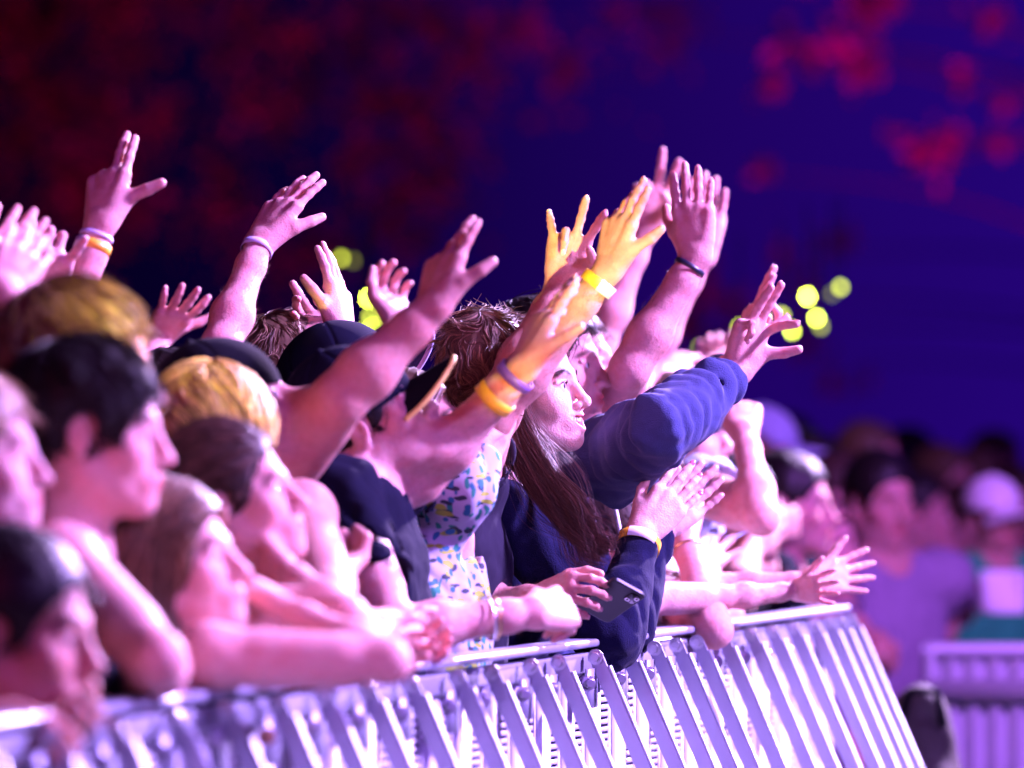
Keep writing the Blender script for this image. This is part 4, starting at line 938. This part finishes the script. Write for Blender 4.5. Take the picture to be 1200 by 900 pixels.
girl = person('smiling woman with long brown hair clapping in a navy jumper', 10.45, (615, 459), 20, 9, hs=1.0, bs=.97, sk=3, hair='straight', hcol='chestnut', top=('long', 'knit'), h=.0028, lean=10, loose=.010, byaw=22, strands=900, srad=.0006,
       face=dict(mouth=1, gaze=.1, eye=.8), nails='red', neck=(598, 560), sh=dict(R=(592, 605, -.02), L=(640, 590, .06)),
       arms=dict(R=dict(e=(715, 748, -1), w=(752, 626, 1), t=(812, 552, 1), th=-X_ + U_ * .6, pose='flat', cuff=.5, sleeve=.97), L=dict(e=(728, 738, -1), w=(772, 620, 1), t=(836, 560, 1), th=-X_ + U_ * .6, pose='flat', sleeve=.97)),
       bands=[('R', .90, 'yellow', .020, .012, (0, 0, 0), (20, 26, 'white'))])
hoody = person('person in a blue hooded sweatshirt pointing two fingers', 10.85, (640, 430), 14, 4, hs=1.02, sk=1, hair='short', hcol='dark', top=('hood', 'fleece'), h=.0033, lean=4, loose=.022, neck=(628, 532), nails=True, wr=.010,
       sh=dict(R=(712, 532, -.06)), arms=dict(R=dict(e=(778, 496, -1), w=(862, 436, 1), t=(905, 330, 1), th=X_ * .7 - C_ * .6 - U_ * .2, pose=([(58, 8, 6), (6, 6, 4), (8, 8, 5), (70, 85, 45)], (8, 1, 0, -6), (58, 40, 15)), sleeve=.86, saggy=.03, cuff=.55, el=.038), L=dict(e=(790, 498, 1), w=(868, 418, (11.0,)), t=(903, 304, 1), th=C_ * .9 + X_ * .2, pose=([(2, 4, 3), (3, 5, 4), (55, 70, 40), (60, 75, 40)], (1, 0, -3, -6), (30, 40, 30)), sleeve=.8, el=.036, cuff=.3)))
person('person in a navy T-shirt clapping hands high overhead', 11.3, (660, 432), 14, 10, sk=1, hair='short', hcol='brown', top=('tee', 'navy'), h=.0033, nails=True, bulk=1.1, sh=dict(R=(712, 505, -.1), L=(700, 500, .2)),
       arms=dict(R=dict(e=(738, 432, -1), w=(816, 300, 1), t=(808, 200, 1), th=-X_ - C_ * .25, pose='flat', sleeve=.4, thick=.98), L=dict(e=(752, 430, 1), w=(822, 300, 1), t=(832, 214, 1), th=-X_ - C_ * .2, pose='flat')),
       bands=[('R', .90, 'dark', .010, .001)])
person('person at the back raising a peace sign', 12.2, (668, 470), 14, 4, sk=0, hair='short', hcol='brown', top=('tee', 'black'), h=.004,
       arms=dict(R=dict(e=(702, 402, -1), w=(754, 272, 1), t=(776, 178, 1), th=X_ + C_ * .2, pose='peace')))
# --- right of the focus
person('child stretching both arms out over the barrier', 11.05, (716, 634), 10, 4, hs=.86, bs=.66, sk=0, hair='short', hcol='brown', top=('tank', 'white'), h=.0035, neck=(722, 712),
       sh=dict(R=(752, 702, -.03), L=(752, 692, .06)),
       arms=dict(R=dict(e=(846, 700, 1), w=(934, 692, 1), t=(976, 688, -1), th=U_ + C_ * .2, pose='open', hs=1.05), L=dict(e=(850, 686, 1), w=(952, 680, 1), t=(1016, 668, 1), th=U_ * 1.0 - X_ * .2, pose='open', hs=1.3)))
person('curly haired person propping a bent bare elbow on the rail', 11.5, (752, 588), 14, 4, sk=1, hair='messy', hcol='brown', top=('tee', 'white'), h=.0045,
       sh=dict(R=(770, 690, -.1)), arms=dict(R=dict(e=(836, 738, -1), w=(800, 626, 1), t=(800, 560, 1), th=-X_, pose='flat'), L=dict(e=(850, 720, 1), w=(822, 660, 1), t=(846, 628, 1), th=-X_ + U_, pose='open')),
       bands=[('R', .82, 'gold', .004, .002)])
person('person in a pale blue T-shirt with one bare forearm upright', 12.0, (792, 512), 14, 6, sk=1, hair='short', hcol='brown', top=('tee', 'paleblue'), h=.0055, loose=.025,
       sh=dict(R=(822, 575, -.1)), arms=dict(R=dict(e=(892, 606, -1), w=(872, 505, 1), t=(866, 455, 1), th=-X_, pose='fist', sleeve=.5), L=dict(e=(770, 470, 1), w=(778, 440, 1), t=(806, 402, 1), th=X_, pose='relaxed')))
person('person pointing one small finger above the blue sleeve', 13.2, (790, 520), 14, 0, sk=0, hair='short', hcol='dark', top=('tee', 'black'), h=.006,
       arms=dict(R=dict(e=(830, 500, -1), w=(830, 440, 1), t=(842, 392, 1), th=X_, pose=([(4, 4, 4), (75, 90, 50), (75, 90, 50), (75, 90, 50)], (0, 0, 0, 0), (20, 50, 40)))))
# --- far crowd, out of focus
G2 = 'far crowd behind the barrier'
person('far person in a pale bucket hat leaning forward', 16.2, (893, 532), 20, -10, hs=.95, sk=1, hair='short', hcol='dark', top=('tee', 'navy'), h=.009, strands=0, group=G2, cap=dict(mat='greyblue', pitch=-6, yaw=20, brim=True))
person('far person clapping at chest height beside the outstretched hands', 14.0, (925, 592), 14, 0, sk=1, hair='short', hcol='dark', top=('tee', 'navy'), h=.008, strands=0, group=G2,
       arms=dict(R=dict(e=(870, 665, -1), w=(905, 625, 1), t=(950, 600, 1), th=U_, pose='flat'), L=dict(e=(930, 672, 1), w=(945, 640, 1), t=(985, 608, 1), th=U_, pose='flat')))
person('far person clapping behind the bent bare arm', 13.4, (862, 600), 14, 0, sk=1, hair='short', hcol='dark', top=('tee', 'black'), h=.008, strands=0, group=G2,
       arms=dict(R=dict(e=(868, 680, -1), w=(880, 645, 1), t=(918, 610, 1), th=U_, pose='flat')))
person('far heavyset person in a mauve T-shirt standing at the fence end', 15.6, (1030, 588), 58, -4, sk=2, hair='short', hcol='dark', top=('tee', 'mauve'), h=.009, strands=0, group=G2, bulk=1.3, wide=1.15, hs=1.06, loose=.03, neck=(1036, 655),
       arms=dict(L=dict(e=(1108, 722, 1), w=(1084, 770, -1), t=(1060, 790, -1), th=U_, pose='relaxed'), R=dict(e=(985, 730, -1), w=(1030, 765, -1), t=(1060, 775, 1), th=U_, pose='relaxed')))
person('far person in a green shirt and white cap holding a white sheet', 16.9, (1164, 606), 62, 0, hs=.86, sk=2, hair='short', hcol='dark', top=('tee', 'green'), h=.009, strands=0, group=G2, neck=(1166, 655), wide=1.45, loose=.03,
       cap=dict(mat='white', pitch=-4, yaw=62), arms=dict(R=dict(e=(1128, 722, -1), w=(1146, 690, -1), t=(1170, 700, -1), th=U_, pose='grip'), L=dict(e=(1225, 740, 1), w=(1215, 715, -1), t=(1195, 712, -1), th=U_, pose='grip')))
FAR = [(905, 618, 15.2, 24, 'far person low behind the two clappers', 'charcoal'), (960, 640, 15.0, 30, 'far person low behind the outstretched spread hand', 'mauve'), (1088, 640, 18.6, 36, 'far person low between the mauve sleeve and green shirt', 'navy'),
       (1128, 612, 19.2, 44, 'far person just left of the white cap', 'charcoal'), (1000, 628, 17.4, 20, 'far person at the left shoulder of the mauve shirt', 'charcoal'), (1068, 540, 22.0, 26, 'far person at the very back, left of the white cap', 'mauve'), (925, 528, 20.0, 16, 'far person at the back, right of the bucket hat', 'charcoal'), (1168, 545, 21.5, 36, 'far person at the very back above the white cap', 'charcoal'),
       (1105, 566, 19.5, 30, 'far bare headed person between the mauve and green shirts', 'charcoal'), (1075, 600, 18.5, 20, 'far person in black just right of the mauve shirt', 'black'),
       (1018, 540, 19.0, 20, 'far taller person standing behind the mauve shirt', 'charcoal'), (985, 585, 16.6, 10, 'far person in the gap left of the mauve shirt', 'navy'),
       (950, 556, 17.5, 14, 'far person behind the chest height clapper', 'black'), (1145, 570, 19.8, 30, 'far person behind the white cap', 'navy'),
       (870, 556, 16.0, 14, 'far person behind the raised bare forearm', 'black'), (1192, 590, 19.4, 40, 'far person cut off by the right edge', 'black'), (1052, 566, 21.0, 20, 'farthest person glimpsed over the mauve shoulder', 'black')]
for (px, py, Y, yw, lab, cl) in FAR:
    person(lab, Y, (px, py), yw, 0, sk=1, hair='short', hcol=['dark', 'light', 'brown'][(px // 7) % 3], top=('tee', cl), h=.011, strands=0, group=G2)
# ------------------------------------------------------------------ long loose hair of the woman in focus
def long_lock(pr, pts, n, rad, spread, seed=1, curl=.012, nm='hair'):
    r = np.random.default_rng(seed); pts = np.array(pts); K = 26
    tt = np.linspace(0, 1, K); s = np.linspace(0, 1, len(pts))
    sp = np.stack([np.interp(tt, s, pts[:, i]) for i in range(3)], -1)
    for _ in range(5): sp[1:-1] = (sp[:-2] + 2 * sp[1:-1] + sp[2:]) / 4
    w = np.interp(tt, np.linspace(0, 1, len(spread)), spread)
    T = np.gradient(sp, axis=0); T /= np.linalg.norm(T, axis=1, keepdims=True)
    A = np.cross(T, [0, 1, 0.]); A /= np.linalg.norm(A, axis=1, keepdims=True); B_ = np.cross(T, A)
    a = r.normal(size=(n, 1, 1)) * .5; b = np.sqrt(np.abs(r.normal(size=(n, 1, 1)))) * .45 - .3
    clump = r.integers(0, 14, n); co = r.uniform(-1, 1, size=(14, 1, 1))[clump] * .9; a = a * .32 + co
    ph = r.uniform(0, 6.28, 14)[clump][:, None]; fr = 1.2 + r.uniform(0, .5, 14)[clump][:, None]
    wav = (np.sin(tt[None] * fr * 7 + ph) * tt[None] ** 1.5)[..., None] * curl
    L = np.clip(r.uniform(.8, 1.12, (n, 1)), 0, 1)
    base = sp[None] + A[None] * (a * w[None, :, None] + wav) + B_[None] * (b * w[None, :, None] * .7 + wav * .6)
    base = base + r.normal(size=(n, 1, 3)) * .004 * tt[None, :, None]
    out = np.empty_like(base)
    for i in range(n):
        q = tt * L[i, 0]
        out[i] = np.stack([np.interp(q, tt, base[i, :, c]) for c in range(3)], -1)
    return tubes(out, rad, rad * .5)
g = girl
lk = [long_lock(g, [P(598, 400, 10.40), P(590, 440, 10.36), P(596, 482, 10.33), P(612, 522, 10.28), P(638, 560, 10.22), P(668, 600, 10.18), P(690, 632, 10.17), P(708, 648, 10.18)], 1100, .0006, [.012, .018, .028, .036, .030, .028, .028, .026], 3, .020),
      long_lock(g, [P(596, 430, 10.37), P(600, 490, 10.33), P(620, 535, 10.26), P(650, 578, 10.20), P(680, 622, 10.16), P(706, 652, 10.16)], 110, .0004, [.02, .04, .055, .055, .05, .05], 12, .030),
      long_lock(g, [P(590, 420, 10.45), P(580, 470, 10.40), P(588, 520, 10.31), P(606, 560, 10.25)], 160, .0005, [.02, .02, .022, .018], 4, .008),
      long_lock(g, [P(610, 490, 10.40), P(640, 550, 10.27), P(664, 598, 10.22), P(684, 645, 10.17), P(700, 668, 10.17)], 130, .0005, [.010, .018, .026, .034, .034], 6, .020)]
v, q = join(lk); mesh_obj('long_hair', v, q, HR['chestnut'], g['root'], g['base'], tint=strand_tint(len(v), 26 * 3))
# brows and lashes
hp, M, hs = g['hp'], g['M'], g['hs']; br = []
for sg in (1, -1):
    n = 110; t = RNG.uniform(0, 1, n); y = .014 + t * .036; z = .0165 + .010 * np.sin(t * 2.2) - .004 * t; x = .0975 - 9.5 * (y - .012) ** 2 + .0005
    p0 = np.array([hp(x_, sg * y_, z_ + RNG.normal() * .0016) for x_, y_, z_ in zip(x, y, z)])
    d = np.array([M @ (np.array([-.15, sg * (.8), .35 - .5 * t_]) * .009) for t_ in t])
    br.append(np.stack([p0, p0 + d * .5 + M[:, 0] * .0006, p0 + d], 1))
v, q = tubes(np.concatenate(br), .00045, .0002); mesh_obj('eyebrow', v, q, HR['brown'], g['root'], g['base'], tint=np.full((len(v), 3), .4))
la = []
for sg in (1, -1):
    for t in np.linspace(-1, 1, 22):
        p0 = hp(.0905 - .004 * abs(t) - .002 * (t > 0), sg * (.0335 + t * .0125), .0008 - .003 * t * t); d = M @ (np.array([.006, sg * t * .004, .0035]))
        la.append(np.stack([p0, p0 + d * .5, p0 + d + M[:, 2] * .0015]))
v, q = tubes(np.array(la), .0004, .00015); mesh_obj('eyelash', v, q, HR['dark'], g['root'], g['base'], tint=np.ones((len(v), 3)))
v, q = ring(g['N'] + g['T'] * .045 + g['f'] * .018, g['T'] + g['f'] * .25, .061, .004, .0015, 40); mesh_obj('choker', v, q, BAND['dark'], g['root'], g['base'])
v, q = sdf_mesh([ball(hp(.002, -.0835, -.040), .0035, .001)], .0009); mesh_obj('earring', v, q, BAND['gold'], g['root'], g['base'])

ds = []
for pts in ([(688, 560), (696, 600), (700, 645)], [(716, 572), (724, 610), (733, 655)]):
    pp = np.array([P(x_, y_, 10.66) for x_, y_ in pts]); t_ = np.linspace(0, 2, 14)
    ds.append(np.stack([np.interp(t_, [0, 1, 2], pp[:, i]) for i in range(3)], -1))
v, q = tubes(np.array(ds), .0042, .0042, 7, 0); mesh_obj('drawstring', v, q, CL['white'], hoody['root'], hoody['base'])
# phone held among the clasped hands
def phone():
    c = P(716, 703, 10.02); base = c.copy(); root = empty('phone', base); tag(root, 'dark phone held tilted in the clasped hands on the rail', 'phone')
    ax = unit(P(735, 706, 10.03) - P(697, 685, 10.0)); ay = -unit(np.array([-.12, .75, -.58])); ay = unit(ay - ax * (ay @ ax)); az = np.cross(ax, ay)
    if az[1] > 0: az = -az
    prof = []
    for (cx, cy, a0) in ((1, 1, 0), (-1, 1, 90), (-1, -1, 180), (1, -1, 270)):
        for i in range(6):
            t = R(a0 + 18 * i); prof.append((cx * (.036 - .009) + .009 * math.cos(t), cy * (.056 - .009) + .009 * math.sin(t)))
    rg = [np.array([c + ax * (u_ * s) + ay * (w_ * s) + az * h_ for u_, w_ in prof]) for h_, s in ((-.0045, .95), (-.003, 1), (.003, 1), (.0045, .95))]
    v, f_ = loft(rg); mesh_obj('casing', v, f_, mat('phone_casing', (.008, .008, .012), .45, .1, 30, spec=.25), root, base, smooth=False)
    v, f_ = rounded_bar(c + ax * .020 + ay * .036 + az * .0045, c + ax * .020 + ay * .036 + az * .0065, ax, .022, .026, .006, 5); mesh_obj('camera_bump', v, f_, mat('black_glass', (.01, .01, .012), .08, .05, 30), root, base)
    for (a_, b_) in ((.014, .030), (.026, .042)):
        v, q = ring(c + ax * a_ + ay * b_ + az * .0072, az, .0028, .0016, .0018, 16); mesh_obj('lens', v, q, BAND['silver'], root, base)
phone()
def sheet():
    c = P(1176, 694, 15.9); base = c.copy(); n = 8; V = []; Q = []
    for i in range(n):
        for j in range(n):
            u_, w_ = i / (n - 1) - .5, j / (n - 1) - .5; V.append(c + np.array([u_ * .13, .012 * math.sin(u_ * 5 + w_ * 2), w_ * .12]))
    for i in range(n - 1):
        for j in range(n - 1): Q.append([i * n + j, (i + 1) * n + j, (i + 1) * n + j + 1, i * n + j + 1])
    o = mesh_obj('paper_sheet', V, np.array(Q), CL['white'], None, base); o.location = base; tag(o, 'white paper sheet held in front of the green shirt', 'paper')
    md = o.modifiers.new('thick', 'SOLIDIFY'); md.thickness = .002
sheet()
def bag():
    c = P(1078, 868, 13.2); base = np.array([c[0], c[1], 0.0]); root = empty('backpack', base); tag(root, 'dark slumped bag at the far end of the barrier', 'bag')
    I = np.eye(3); dsp = lambda X: (nz(X, 18, 4) * .012 + nz(X, 40, 5) * .004).astype(np.float32)
    z0 = c[2]
    v, q = sdf_mesh([ell((base[0], base[1], z0 - .02), I, (.085, .075, .15), .03), ell((base[0] + .005, base[1] - .05, z0 - .14), I, (.08, .06, .09), .03), ell((base[0], base[1], .30), I, (.13, .12, .32), .08), cone((base[0], base[1], .5), (base[0], base[1], z0 - .1), .10, .08, .05)], .008, dsp)
    mesh_obj('bag_body', v, q, mat('brown_canvas', (.035, .02, .025), .8, .3, 20, .5, 200), root, base)
    v, q = tubes(np.array([[[base[0] - .05, base[1] - .07, z0 + .05], [base[0] - .03, base[1] - .12, z0 + .12], [base[0] + .03, base[1] - .11, z0 + .12], [base[0] + .05, base[1] - .07, z0 + .04]]]), .010, .010, 8, 0)
    mesh_obj('strap', v, q, CL['black'], root, base)
bag()
